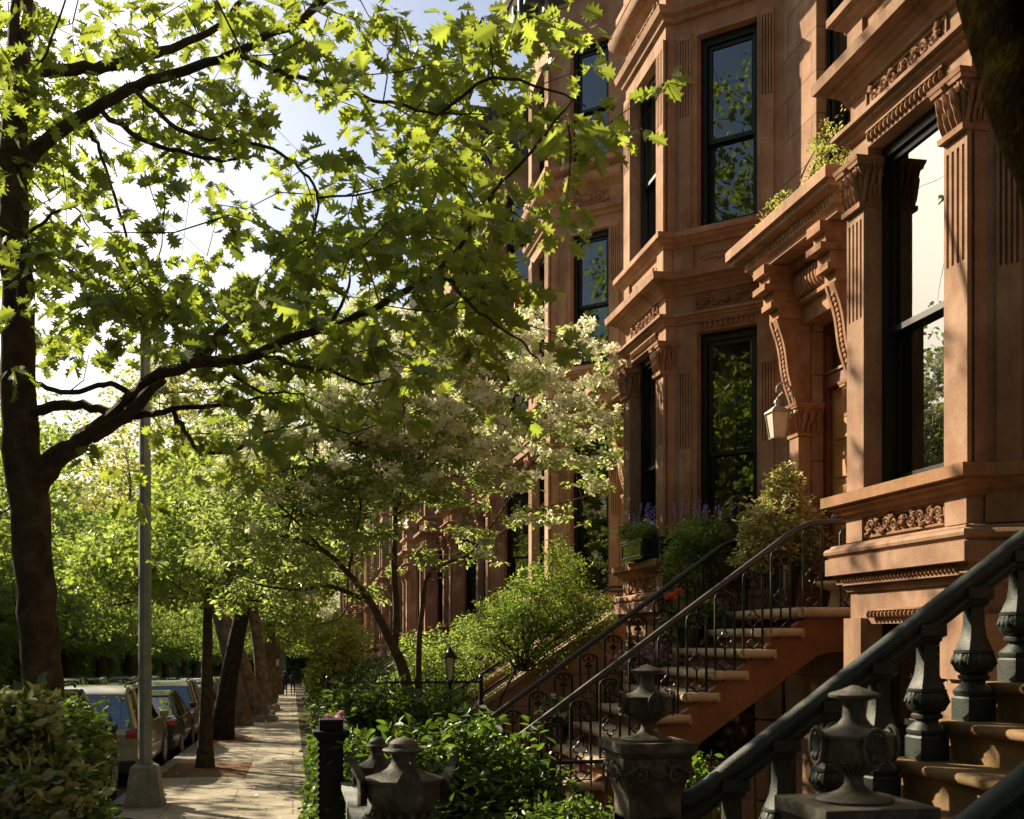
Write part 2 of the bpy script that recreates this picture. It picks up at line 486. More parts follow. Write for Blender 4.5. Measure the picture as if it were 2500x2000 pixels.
def build_tree(name, label, cat, loc, trunk, limbs_r, blobs, nclump, per, spread, lsize, tpl, mat, bark, seed, group=None, shell=.5, extra=None, flat=.7, droop=.4, nlimb=40):
    """tree at loc; trunk = list of local points, blobs in local coordinates"""
    rng = np.random.default_rng(seed)
    root = empty(name, loc, label, cat, group)
    M = MB()
    r_a, r_b = limbs_r
    tp = limb(M, trunk, [r_a * 1.5, r_a * 1.08] + [r_a + (r_b - r_a) * q / 9 for q in range(1, 10)], 0, 14, r_a * .03, seed=seed)
    C = blob_centres(rng, blobs, nclump, shell)
    nodes = [Vector(p) for p in tp[len(tp) // 3:]]
    br = MB()
    order = rng.permutation(len(C))[:nlimb]
    for i in order:
        c = Vector(C[i])
        best = min(nodes, key=lambda q: (q - c).length + max(0, q.z - c.z) * 1.5)
        mid = best.lerp(c, .5) + Vector((0, 0, -.08 * (c - best).length)) + Vector(rng.normal(size=3) * .06 * (c - best).length)
        L = (c - best).length
        pts = limb(br, [best, mid, c], max(.012, limbs_r[1] * .7 * min(1, L / 3)), .008, 5, seed=seed)
        nodes.extend(pts[2:-2:3])
    M.build('trunk', bark, root, smooth=True)
    br.build('branches', bark, root, smooth=True)
    g = [(tpl, mat) + clump_leaves(rng, C, per, spread, lsize, droop, flat)]
    if extra:
        for e in extra:
            idx = rng.permutation(len(C))[:int(len(C) * e['frac'])]
            g.append((e['tpl'], e['mat']) + clump_leaves(rng, C[idx], e['per'], spread, e['size'], e.get('droop', 0), flat))
    leaves('crown', g, root)
    return root

def shrub(name, label, loc, blobs, nclump, per, spread, lsize, tpl, mat, seed, cat='shrub', stems=6, group=None, extra=None, base=None, droop=.1, shell=.45, parent=None, up=.8, stem_mat=None):
    rng = np.random.default_rng(seed)
    root = parent or empty(name, loc, label, cat, group)
    C = blob_centres(rng, blobs, nclump, shell)
    if stems:
        M = MB()
        b0 = Vector(base or (0, 0, 0))
        for i in range(stems):
            c = Vector(C[i % len(C)])
            b = b0 + Vector((rng.normal() * .05, rng.normal() * .05, 0))
            limb(M, [b, b.lerp(c, .5) + Vector((0, 0, .1 * (c - b).length)), c], .012, .004, 5)
        M.build('stems', stem_mat or M_['twig'], root, smooth=True)
    g = [(tpl, mat) + clump_leaves(rng, C, per, spread, lsize, droop, .8, up)]
    if extra:
        for e in extra:
            if 'blobs' in e: CC = blob_centres(rng, e['blobs'], e['n'], .3)
            else: CC = C[rng.permutation(len(C))[:int(len(C) * e['frac'])]]
            p, d, nr, sz = clump_leaves(rng, CC, e['per'], e.get('spread', spread), e['size'], e.get('droop', 0), 1)
            if e.get('up') is not None: d = np.tile(np.array([0, 0, 1.0]), (len(p), 1)) + rng.normal(size=(len(p), 3)) * e['up']
            g.append((e['tpl'], e['mat'], p, d, nr, sz))
    o = leaves('foliage', g, root)
    return root

# ------------------------------------------------------------------ the oak at the left kerb
oak_loc = Vector((-1.83, 8.05, gz(8.05)))
oak = empty('oak_tree', oak_loc, 'large oak at the left kerb spreading its lobed leaves over the pavement', 'tree')
def L_(px, py, t): return at(px, py, t) - oak_loc
tr = MB()
limb(tr, [L_(140, 2250, 7.9), L_(112, 1900, 7.9), L_(99, 1600, 7.9), L_(84, 1400, 7.9), L_(66, 1200, 7.9), L_(46, 1000, 7.9), L_(46, 800, 7.9), L_(38, 600, 7.9),
          L_(30, 430, 7.95), L_(38, 250, 8.0), L_(50, 60, 8.1), L_(60, -250, 8.2), L_(150, -700, 8.3), L_(220, -1100, 8.3)],
     [.21, .15, .13, .128, .132, .118, .11, .10, .093, .085, .075, .065, .05, .03], 0, 18, .006)
tr.build('trunk', M_['bark'], oak, smooth=True)
br = MB()
paths = [
    ([(75, 1200, 7.9), (130, 1130, 7.8), (200, 1075, 7.65), (270, 1020, 7.5), (340, 955, 7.35), (400, 910, 7.2), (480, 886, 7.05), (560, 882, 6.9), (640, 862, 6.75), (700, 830, 6.6), (800, 800, 6.4), (900, 760, 6.2), (1000, 705, 6.0), (1080, 650, 5.9), (1150, 560, 5.8), (1200, 480, 5.75), (1330, 330, 5.6), (1400, 240, 5.6)],
     [.095, .078, .062, .05, .044, .040, .037, .034, .031, .027, .023, .020, .017, .014, .011, .009, .007, .004]),
    ([(225, 1065, 7.6), (290, 1025, 7.45), (345, 975, 7.3), (400, 930, 7.15)], [.05, .045, .04, .02]),
    ([(60, 1010, 7.9), (150, 990, 7.7), (220, 996, 7.6), (300, 1014, 7.5), (370, 1010, 7.4), (440, 996, 7.3), (560, 985, 7.2), (650, 970, 7.1)], [.04, .036, .03, .026, .022, .018, .013, .006]),
    ([(-60, 905, 8.2), (20, 918, 8.0), (80, 935, 7.8), (150, 957, 7.6), (205, 955, 7.5), (270, 935, 7.4), (322, 966, 7.4)], [.012, .014, .016, .017, .018, .018, .02]),
    ([(40, 420, 7.95), (110, 350, 7.9), (220, 272, 7.8), (340, 206, 7.7), (450, 172, 7.6), (560, 135, 7.5), (650, 90, 7.4), (740, 45, 7.3), (830, -30, 7.2), (1000, -180, 7.0)], [.065, .05, .042, .037, .033, .029, .025, .021, .018, .010]),
    ([(40, 190, 8.0), (130, 172, 8.0), (230, 168, 8.0), (300, 155, 8.0), (380, 128, 8.0), (460, 102, 8.0), (560, 40, 8.0), (640, -60, 8.0)], [.05, .044, .042, .038, .033, .027, .02, .014]),
    ([(575, 130, 7.5), (640, 160, 7.3), (700, 185, 7.1), (800, 205, 6.9), (900, 240, 6.7), (970, 252, 6.5), (1070, 278, 6.4), (1180, 280, 6.3)], [.02, .017, .015, .013, .011, .009, .007, .004]),
    ([(250, 272, 7.8), (340, 335, 7.6), (440, 372, 7.5), (540, 390, 7.4), (620, 382, 7.3)], [.02, .017, .014, .011, .006]),
    ([(330, 215, 7.7), (400, 290, 7.5), (470, 330, 7.4), (560, 345, 7.3), (630, 352, 7.2), (700, 385, 7.1), (755, 435, 7.0), (778, 500, 6.9), (760, 570, 6.8), (725, 600, 6.8)], [.018, .015, .013, .012, .011, .010, .009, .008, .008, .006]),
    ([(225, 322, 7.7), (250, 385, 7.6), (280, 480, 7.5), (310, 600, 7.4), (345, 690, 7.3)], [.013, .011, .010, .008, .005]),
    ([(480, 886, 7.05), (560, 800, 7.6), (660, 735, 8.2), (740, 672, 8.8), (880, 600, 9.2), (1020, 535, 9.4), (1080, 420, 9.5), (1140, 250, 9.6), (1200, 110, 9.7), (1260, -20, 9.8)], [.03, .036, .038, .038, .036, .032, .026, .02, .015, .010]),
    ([(420, 1000, 7.3), (450, 1050, 7.2), (490, 1100, 7.1), (560, 1106, 7.0), (640, 1062, 6.9), (710, 1042, 6.8)], [.016, .014, .013, .012, .009, .005]),
    ([(530, 884, 6.95), (590, 930, 6.8), (650, 958, 6.7), (740, 962, 6.6)], [.014, .011, .008, .004]),
    ([(640, 862, 6.75), (720, 890, 6.5), (800, 905, 6.3), (880, 935, 6.2), (980, 925, 6.1)], [.016, .012, .010, .007, .004]),
    ([(1075, 660, 5.9), (1130, 720, 5.7), (1190, 780, 5.6), (1290, 850, 5.5), (1320, 890, 5.5)], [.010, .009, .007, .005, .003]),
    ([(1070, 280, 6.4), (1200, 190, 6.2), (1330, 215, 6.1), (1430, 260, 6.0)], [.010, .009, .007, .004]),
    ([(800, 800, 6.4), (850, 700, 6.5), (860, 640, 6.6)], [.012, .008, .004]),
    ([(30, 640, 7.9), (80, 560, 7.6), (170, 500, 7.4), (220, 560, 7.2)], [.014, .012, .008, .004]),
    ([(780, 480, 6.9), (900, 470, 6.7), (1060, 410, 6.5)], [.008, .006, .003]),
    ([(40, 60, 8.1), (100, 150, 7.6), (160, 0, 7.4)], [.012, .010, .006]),
    ([(50, -100, 8.1), (-150, -250, 7.8), (-400, -400, 7.5)], [.05, .04, .02]),
    ([(60, -250, 8.2), (350, -500, 8.6), (700, -800, 9.2), (1000, -1000, 9.8)], [.05, .04, .03, .02]),
    ([(740, 45, 7.3), (1000, -250, 8), (1300, -500, 9)], [.025, .02, .012]),
]
nodes = []
for pl, rr in paths:
    out = limb(br, [L_(*p) for p in pl], rr, 0, 8, .006, seed=len(pl))
    nodes.extend(out[1:])
DENS = [  # share of each 100-pixel square of the photograph the oak covers, top row first
    [9, 5, 5, 6, 7, 8, 8, 6, 5, 5, 2, 6, 8, 6, 3, 0],
    [9, 6, 3, 4, 5, 6, 6, 6, 5, 4, 7, 8, 6, 5, 2, 0],
    [9, 6, 6, 7, 6, 7, 3, 5, 4, 4, 8, 6, 6, 5, 4, 1],
    [8, 5, 5, 7, 7, 7, 4, 3, 5, 3, 8, 5, 7, 7, 4, 3],
    [6, 4, 5, 5, 2, 4, 5, 5, 3, 5, 7, 7, 5, 4, 1, 0],
    [9, 7, 5, 3, 5, 1, 5, 7, 7, 8, 8, 7, 5, 4, 0, 0],
    [6, 7, 6, 7, 4, 2, 6, 8, 5, 6, 8, 8, 7, 3, 0, 0],
    [4, 6, 8, 9, 8, 8, 8, 8, 4, 7, 6, 6, 6, 3, 0, 0],
    [4, 7, 4, 3, 6, 7, 6, 6, 6, 6, 4, 5, 4, 3, 0, 0],
    [1, 1, 1, 2, 4, 4, 5, 4, 4, 4, 1, 1, 2, 1, 0, 0],
    [0, 0, 1, 2, 3, 4, 4, 3, 2, 1, 0, 0, 0, 0, 0, 0],
    [0, 0, 0, 3, 4, 3, 2, 1, 0, 0, 0, 0, 0, 0, 0, 0],
    [0, 0, 1, 2, 0, 0, 0, 0, 0, 0, 0, 0, 0, 0, 0, 0]]
rng = np.random.default_rng(11)
cl = []
for j, row in enumerate(DENS):
    for i, dd in enumerate(row):
        n = {0: 0, 1: .4, 2: .9, 3: 1.6, 4: 2.3, 5: 3.3, 6: 4.7, 7: 6.2, 8: 7.6, 9: 14}[dd]
        n *= {12: .62, 13: .4, 14: .3 if j not in (2, 3) else .6}.get(i, 1.0)
        n = int(n) + (rng.random() < n - int(n))
        # small-scale grouping inside the square
        hub = rng.random((2, 2)) * 100
        for _ in range(n):
            if dd <= 6 and rng.random() < .6:
                q = hub[rng.integers(2)] + rng.normal(size=2) * 22
            else: q = rng.random(2) * 100
            px = i * 100 + q[0]; py = j * 100 + q[1]
            t0 = 7.9 - 2.1 * min(1, max(0, (px - 100) / 1200.0)) + (.5 if py < 500 else 0)
            t = t0 + rng.normal() * .55 + (rng.random() < .45) * rng.random() * (8.0 if py < 650 and 200 < px < 750 else 2.0)
            cl.append(L_(px, py, max(4.6, t)))
n_in = len(cl)
# unseen rest of the crown, above and beside the frame, shaped to shade facades
while len(cl) < n_in + 230:
    p = Vector((rng.uniform(-7.5, 2.4), rng.uniform(3.0, 18.5), rng.uniform(4.5, 13.5)))
    e = ((p.x + 2.2) / 5.2) ** 2 + ((p.y - 10.4) / 8.0) ** 2 + ((p.z - 8.8) / 4.8) ** 2
    if e > 1: continue
    r_ = p.x * CY - p.y * SY; f_ = p.x * SY + p.y * CY
    px = 1250 + FPX * r_ / f_; py = 1558 - (p.z - EYE) / f_ * FPX
    if py > -60 and px > -60: continue
    cl.append(p - oak_loc)
NA = np.array([tuple(n) for n in nodes] + [(1e6, 1e6, 1e6)] * len(cl)); nn = len(nodes)
CL0 = np.array([tuple(c) for c in cl])
dist0 = np.array([((NA[:nn] - c) ** 2).sum(1).min() for c in CL0])
for k in np.argsort(dist0):
    c = cl[k]
    if k % 2 and k < n_in: continue
    dd = ((NA[:nn] - np.array(c)) ** 2).sum(1); b = Vector(NA[dd.argmin()]); ln = (b - c).length
    NA[nn] = tuple(c); nn += 1
    mid = b.lerp(c, .5) + Vector(rng.normal(size=3) * .08 * ln)
    br.tube([b, mid, c], [.004 + .0016 * ln, .004, .0028], 4)
br.build('branches', M_['bark'], oak, smooth=True)
C = np.array([tuple(c) for c in cl])
def rays(rng, C, per, spread, size, droop):
    """leaves of a twig end: stalks radiating from the twig tip, blades hanging outwards"""
    n = len(C) * per
    CC = np.repeat(C, per, axis=0)
    a = rng.random(n) * 2 * np.pi
    d = np.stack([np.cos(a), np.sin(a), rng.normal(size=n) * .35 - droop], 1)
    d = unit(d)
    pos = CC + d * (spread * (.15 + .85 * rng.random((n, 1)))) + rng.normal(size=(n, 3)) * .02
    nr = rng.normal(size=(n, 3)) * .5; nr[:, 2] += .7
    sz = size * (.65 + .6 * rng.random(n))
    return pos, d, nr, sz
leaves('crown', [(OAK, M_['oak']) + rays(rng, C, 9, .11, .128, .6)], oak)

# ------------------------------------------------------------------ white flowering dogwood
dw_loc = Vector((1.42, 14.25, gz(14.25)))
dog = empty('dogwood_tree', dw_loc, 'dogwood with white blossom in the front garden', 'tree')
def D_(px, py, t):
    return at(px, py, 14.25 + (t - 13.3) + (px - 1000) * (.0030 if px > 1000 else .0006)) - dw_loc
tr = MB(); br = MB(); nodes = []
limb(tr, [D_(1030, 1990, 13.3), D_(1005, 1760, 13.3), D_(985, 1640, 13.3), D_(955, 1570, 13.3), D_(905, 1470, 13.2), D_(850, 1400, 13.1), D_(790, 1345, 12.9), D_(700, 1310, 12.8), D_(600, 1320, 12.7)],
     [.11, .085, .075, .06, .045, .036, .028, .02, .008], 0, 10)
for pl, rr in [
    ([(962, 1600, 13.3), (968, 1500, 13.4), (962, 1380, 13.4), (965, 1260, 13.5), (945, 1120, 13.6), (960, 980, 13.6), (990, 880, 13.6)], [.055, .045, .038, .03, .02, .014, .007]),
    ([(1025, 1760, 13.3), (1022, 1600, 13.3), (1030, 1500, 13.4), (1050, 1400, 13.4), (1150, 1350, 13.6), (1240, 1290, 13.8), (1290, 1250, 13.9), (1420, 1215, 14), (1500, 1180, 14)], [.05, .04, .034, .03, .024, .018, .015, .010, .005]),
    ([(905, 1470, 13.2), (800, 1430, 13), (740, 1440, 12.9), (640, 1430, 12.8), (560, 1400, 12.8)], [.035, .028, .022, .015, .006]),
    ([(965, 1260, 13.5), (1080, 1180, 13.7), (1190, 1100, 14), (1290, 960, 14.2), (1330, 900, 14.3), (1420, 830, 14.4)], [.024, .02, .016, .012, .008, .005]),
    ([(850, 1400, 13.1), (870, 1300, 13.2), (880, 1220, 13.2), (850, 1130, 13.2), (800, 1050, 13.1)], [.02, .016, .013, .009, .005]),
    ([(790, 1345, 12.9), (700, 1250, 12.7), (620, 1180, 12.6), (560, 1120, 12.6)], [.018, .014, .009, .005]),
    ([(965, 1260, 13.5), (1000, 1150, 13.6), (1090, 1060, 13.8), (1180, 980, 13.9)], [.018, .014, .010, .005]),
    ([(1150, 1350, 13.6), (1230, 1240, 13.6), (1300, 1130, 13.7), (1380, 1050, 13.9), (1450, 980, 14)], [.018, .014, .011, .008, .004]),
    ([(850, 1400, 13.1), (840, 1500, 13), (760, 1530, 13)], [.012, .008, .004]),
    ([(945, 1120, 13.6), (870, 1010, 13.6), (820, 900, 13.6)], [.012, .008, .004]),
    ([(700, 1310, 12.8), (720, 1200, 12.9), (700, 1080, 13), (640, 1000, 13)], [.014, .010, .007, .004]),
]:
    nodes.extend(limb(br, [D_(*p) for p in pl], rr, 0, 6)[1:])
DD = {7: [(8, 2), (9, 3), (10, 4), (11, 4), (12, 2)],
      8: [(6, 1), (7, 2), (8, 6), (9, 7), (10, 7), (11, 7), (12, 6), (13, 4), (14, 3)],
      9: [(5, 2), (6, 4), (7, 5), (8, 8), (9, 8), (10, 7), (11, 7), (12, 5), (13, 5), (14, 4)],
      10: [(5, 3), (6, 7), (7, 8), (8, 8), (9, 8), (10, 8), (11, 7), (12, 5), (13, 4), (14, 5), (15, 3)],
      11: [(5, 6), (6, 7), (7, 8), (8, 8), (9, 8), (10, 7), (11, 5), (12, 4), (13, 3), (14, 5), (15, 1)],
      12: [(4, 2), (5, 6), (6, 6), (7, 6), (8, 5), (9, 5), (10, 4), (11, 4), (12, 3), (13, 2)],
      13: [(4, 1), (5, 4), (6, 5), (7, 4), (8, 4), (9, 3), (10, 3), (11, 3), (12, 1)],
      14: [(5, 2), (6, 3), (7, 3), (8, 2), (9, 1)]}
gl, fl = [], []
for j, row in DD.items():
    for i, dd in row:
        n = (dd * dd * 1.15 + dd) * (1.35 if i < 9 else 1)
        bf = {7: .6, 8: .6, 9: .55, 10: .42, 11: .3, 12: .1, 13: .03, 14: .02}[j] * (1.15 if i > 6 else 1.0 if i > 5 else .4)
        hubs = rng.random((4, 2)) * 100
        for _ in range(int(n)):
            q = hubs[rng.integers(4)] + rng.normal(size=2) * (26, 11)
            p = D_(i * 100 + q[0], j * 100 + q[1], 13.4 + rng.normal() * .7)
            (fl if rng.random() < bf else gl).append(p)
NA = np.array([tuple(n) for n in nodes])
for k, c in enumerate(gl + fl):
    if k % 3: continue
    dd = ((NA - np.array(c)) ** 2).sum(1); b = Vector(NA[dd.argmin()]); ln = (b - c).length
    br.tube([b, b.lerp(c, .55) + Vector((0, 0, -.05 * ln)), c], [.003 + .002 * ln, .0035, .002], 4)
tr.build('trunk', M_['twig'], dog, smooth=True); br.build('branches', M_['twig'], dog, smooth=True)
G = np.array([tuple(c) for c in gl]); Fc = np.array([tuple(c) for c in fl])
AL = np.concatenate([G, Fc])
leaves('crown', [(OVAL, M_['dog']) + clump_leaves(rng, G, 16, .11, .078, .25, .5),
                 (OVAL, M_['dog']) + clump_leaves(rng, Fc, 6, .11, .075, .25, .5)], dog)
p, d, nr, sz = clump_leaves(rng, Fc, 14, .14, .100, 0, .6)
d = rdir(rng, len(p)); nr = d * 0 + rng.normal(size=(len(p), 3)) * .6; nr[:, 2] += .7; nr[:, 1] -= .35
d = np.cross(nr, rdir(rng, len(p)))
leaves('blossom', [(FLOWER, M_['petal'], p + np.array([0, 0, .03]), d, nr, sz)], dog)
# ------------------------------------------------------------------ carved ornament
def spiral(M, T, s, z, r, turns=1.6, a0=0, sgn=1, w=.011, d=.012, n=22):
    pts = []
    for i in range(n):
        k = i / (n - 1.0)
        a = a0 + sgn * turns * 2 * math.pi * k
        rr = r * (1 - .86 * k)
        pts.append((s + rr * math.cos(a), d, z + rr * math.sin(a)))
    M.tube(pts, [w * (1 - .3 * i / n) for i in range(n)], 6, T)

def leaflet(M, T, s, z, ang, L, w, d=.012):
    ca, sa = math.cos(ang), math.sin(ang)
    pts = [(s + ca * L * k, d + .5 * w * math.sin(math.pi * min(1, k + .1)), z + sa * L * k) for k in (0, .2, .45, .7, .9, 1)]
    M.tube(pts, [w * x for x in (.25, .75, 1, .8, .4, .1)], 6, T)

def relief(M, T, s0, s1, z0, z1, seed=0, n=None):
    """running scroll of foliage with a round flower in the middle, carved proud of a panel"""
    rr = random.Random(seed)
    h = (z1 - z0); r = h * .36; mid = (s0 + s1) / 2; zc = (z0 + z1) / 2
    for q in range(9):                               # centre rosette
        leaflet(M, T, mid, zc, q * 2 * math.pi / 9, r * .95, h * .12, .018)
    M.ell((mid, .015, zc), (r * .35, .022, r * .35), 10, 6, T)
    ring = [(mid + r * 1.05 * math.cos(a * .2 * math.pi), .012, zc + r * 1.05 * math.sin(a * .2 * math.pi)) for a in range(11)]
    M.tube(ring, h * .04, 6, T)
    k = 0; s = mid + h * .85
    while s < s1 - r * .6:
        for sg in (1, -1):
            c = mid + sg * (s - mid)
            up = 1 if k % 2 else -1
            spiral(M, T, c, zc + up * h * .04, r * .98, 1.5, math.pi if sg > 0 else 0, -up * sg, h * .085, .018)
            for j in range(4):
                leaflet(M, T, c + sg * r * .55 * rr.uniform(-.6, 1.2), zc - up * r * rr.uniform(.5, 1.0), rr.uniform(-.8, .8) + (0 if sg > 0 else math.pi), h * .42, h * .11, .018)
        s += h * .82; k += 1
    # fine edge bead
    for (a, b, c, d) in ((s0, s1, z0 - .008, z0 + .008), (s0, s1, z1 - .008, z1 + .008)):
        M.box(a, b, 0, .016, c, d, T)
    for a in (s0, s1):
        M.box(a - .008, a + .008, 0, .016, z0 - .008, z1 + .008, T)

def incised(M, T, s0, s1, z0, z1):
    """shallow line ornament on the apron panel: bars, cross and curls"""
    L = s1 - s0; zc = (z0 + z1) / 2; h = z1 - z0
    for sg in (1, -1):
        c = (s0 + s1) / 2
        M.tube([(c + sg * L * .05, .004, zc + h * .12), (c + sg * L * .33, .004, zc + h * .12)], h * .045, 5, T)
        M.tube([(c + sg * L * .05, .004, zc - h * .12), (c + sg * L * .33, .004, zc - h * .12)], h * .045, 5, T)
        spiral(M, T, c + sg * L * .34, zc, h * .3, 1.2, math.pi / 2, sg, h * .04, .004)
        spiral(M, T, c + sg * L * .14, zc, h * .26, 1.0, -math.pi / 2, -sg, h * .04, .004)
        M.box(c + sg * L * .43 - h * .04, c + sg * L * .43 + h * .04, 0, .008, zc - h * .16, zc + h * .16, T)
        M.box(c + sg * L * .43 - h * .15, c + sg * L * .43 + h * .15, 0, .007, zc - h * .035, zc + h * .035, T)

def beads(M, T, s0, s1, z, h, d0=0.0, step=.055, rod=True):
    """row of egg-shaped beads under a small fillet"""
    n = max(2, int((s1 - s0) / step)); st = (s1 - s0) / n
    for i in range(n):
        M.ell((s0 + st * (i + .5), d0 + .004, z), (st * .34, .022, h * .5), 7, 5, T)
    if rod:
        M.box(s0, s1, 0, d0 + .02, z + h * .5, z + h * .72, T)

def capital(M, T, s0, s1, z0, z1, dep):
    """acanthus capital: necking, flaring bell with two rows of leaves, corner volutes and abacus. dep = projection from the wall"""
    w = s1 - s0; c = (s0 + s1) / 2; h = z1 - z0
    b = -.12
    def ring(z_a, z_b, ea, eb):
        vs = []
        for z, e in ((z_a, ea), (z_b, eb)):
            vs += [(s0 - e, b, z), (s1 + e, b, z), (s1 + e, dep + e, z), (s0 - e, dep + e, z)]
        M.add(vs, [(3, 2, 1, 0), (4, 5, 6, 7)] + [(i, (i + 1) % 4, 4 + (i + 1) % 4, 4 + i) for i in range(4)], T)
    ring(z0, z0 + h * .1, .022, .026)
    ring(z0 + h * .1, z0 + h * .5, .0, .012)
    ring(z0 + h * .5, z0 + h * .84, .012, .04)
    ring(z0 + h * .84, z0 + h * .92, .052, .058)
    ring(z0 + h * .92, z1, .062, .07)
    for face in range(3):
        if face == 0: F = Matrix.Translation((c, dep, 0)); half = w / 2
        elif face == 1: F = Matrix.Translation((s0, dep / 2 - .05, 0)) @ Matrix.Rotation(math.pi / 2, 4, 'Z'); half = (dep + .1) / 2
        else: F = Matrix.Translation((s1, dep / 2 - .05, 0)) @ Matrix.Rotation(-math.pi / 2, 4, 'Z'); half = (dep + .1) / 2
        F = T @ F
        for row, (zz, n, L) in enumerate(((z0 + h * .12, 4, .34), (z0 + h * .36, 3, .38))):
            for i in range(n):
                x = -half + (i + .5) * 2 * half / n
                o = .008 + row * .014
                pts = [(x, o, zz), (x, o + .014, zz + h * L * .45), (x, o + .030, zz + h * L * .85), (x, o + .040, zz + h * L), (x, o + .032, zz + h * L * .9)]
                M.tube(pts, [half / n * k for k in (.55, .8, .6, .35, .1)], 6, F)
        for sg in (-1, 1):
            spiral(M, F, sg * half * .72, z0 + h * .72, h * .14, 1.3, math.pi / 2, -sg, h * .028, .035, 14)
            spiral(M, F, sg * half * .22, z0 + h * .70, h * .09, 1.2, math.pi / 2, sg, h * .024, .03, 12)
        leaflet(M, F, 0, z0 + h * .8, math.pi / 2, h * .14, h * .05, .06)

def flutes(M, T, s0, s1, z0, z1, d, n=4, dep=.022):
    """solid strip s0..s1 proud by d, with n sunk grooves between z0 and z1 drawn as ridges"""
    w = (s1 - s0) / (2 * n + 1)
    for i in range(n + 1):
        M.box(s0 + 2 * i * w, s0 + (2 * i + 1) * w, d - dep, d, z0, z1, T)

def fluted_strip(M, T, s0, s1, zb, zt, f0, f1, d, n=4, dep=.022):
    M.box(s0, s1, -.02, d - dep, f0, f1, T)
    M.box(s0, s1, -.02, d, zb, f0, T)
    M.box(s0, s1, -.02, d, f1, zt, T)
    flutes(M, T, s0, s1, f0, f1, d, n, dep)

def holed_wall(M, T, L, z0, z1, holes, depth=.2, d=0.0, m=0, s_min=0.0):
    """wall sheet s_min..L x z0..z1 at offset d with openings (s0,s1,za,zb) and reveals going in by depth"""
    ss = sorted(set([s_min, L] + [h[0] for h in holes] + [h[1] for h in holes]))
    zs = sorted(set([z0, z1] + [h[2] for h in holes] + [h[3] for h in holes]))
    for i in range(len(ss) - 1):
        for j in range(len(zs) - 1):
            sc = (ss[i] + ss[i + 1]) / 2; zc = (zs[j] + zs[j + 1]) / 2
            if any(h[0] < sc < h[1] and h[2] < zc < h[3] for h in holes): continue
            M.add([(ss[i], d, zs[j]), (ss[i + 1], d, zs[j]), (ss[i + 1], d, zs[j + 1]), (ss[i], d, zs[j + 1])], [(0, 1, 2, 3)], T, m)
    for a, b, c, e in holes:
        for q in (((a, c), (a, e)), ((b, e), (b, c)), ((a, e), (b, e)), ((b, c), (a, c))):
            (x0, y0), (x1, y1) = q
            M.add([(x0, d, y0), (x1, d, y1), (x1, d - depth, y1), (x0, d - depth, y0)], [(0, 1, 2, 3)], T, m)

def window(root, T, s0, s1, z0, z1, kind='plain', blind=None, dd=-.11, sc=1.0):
    """double-hung sash window: brick-mould casing, two sashes, panes"""
    M = MB()
    c = .065 * sc
    M.box(s0, s0 + c, dd - .16, dd, z0, z1, T); M.box(s1 - c, s1, dd - .16, dd, z0, z1, T)
    M.box(s0 + c, s1 - c, dd - .16, dd, z1 - c * 1.25, z1, T); M.box(s0 + c, s1 - c, dd - .16, dd + .012, z0, z0 + c * .7, T)
    a, b = s0 + c, s1 - c; zb = z0 + c * .7; zt = z1 - c * 1.25
    zm = zb + (zt - zb) * .47
    e = .042 * sc
    def sash(d0, za, zc, bot):
        M.box(a + .002, a + e, d0 - .035, d0, za, zc, T); M.box(b - e, b - .002, d0 - .035, d0, za, zc, T)
        M.box(a + e, b - e, d0 - .035, d0, zc - e, zc, T); M.box(a + e, b - e, d0 - .035, d0, za, za + bot, T)
        return (a + e, b - e, za + bot, zc - e, d0 - .018)
    up = sash(dd - .03, zm - .02, zt - .002, e)
    lo = sash(dd - .075, zb + .002, zm + .02, e * 1.7)
    # staff bead inside the casing
    for x in (a - .014, b):
        M.box(x, x + .014, dd - .02, dd + .008, z0 + c, z1 - c, T)
    w = M.build('window', M_['black'], root)
    for (p, q, r, s, d) in (up, lo):
        G = MB(); G.add([(p, d, r), (q, d, r), (q, d, s), (p, d, s)], [(0, 1, 2, 3)], T)
        G.build('pane', M_['glassdark'] if kind == 'dark' else M_['glass'], w)
    if blind:
        mat, frac, side = blind
        B = MB()
        if side == 'drop':
            B.box(a, b, dd - .30, dd - .285, zt - (zt - zb) * frac, zt, T)
        else:
            n = 14; W = (b - a) * frac
            for sg in ((0, 1) if side == 'both' else (side,)):
                vs = []
                for i in range(n + 1):
                    x = a + W * i / n if sg == 0 else b - W * i / n
                    vs.append((x, dd - .32 + .025 * math.sin(i * 2.1), zb)); vs.append((x, dd - .32 + .025 * math.sin(i * 2.1), zt))
                B.add(vs, [(2 * i, 2 * i + 2, 2 * i + 3, 2 * i + 1) for i in range(n)], T)
        B.build('curtain', mat, w, smooth=False)
    return w

X0, XW = 4.0, 4.98
PATH = [(XW, -.88), (4.10, 0.0), (X0, 0.0), (X0, 1.52), (4.10, 1.52), (XW, 2.40)]
LEVELS_W = [(-1.15, .10), (1.03, 3.47), (4.57, 6.68), (7.77, 9.62)]     # garden, parlour, second, third: sill and head
BASE_Z = 1.88
HT = Matrix.Translation((-X0, 0, BASE_Z))
TOP = 11.2

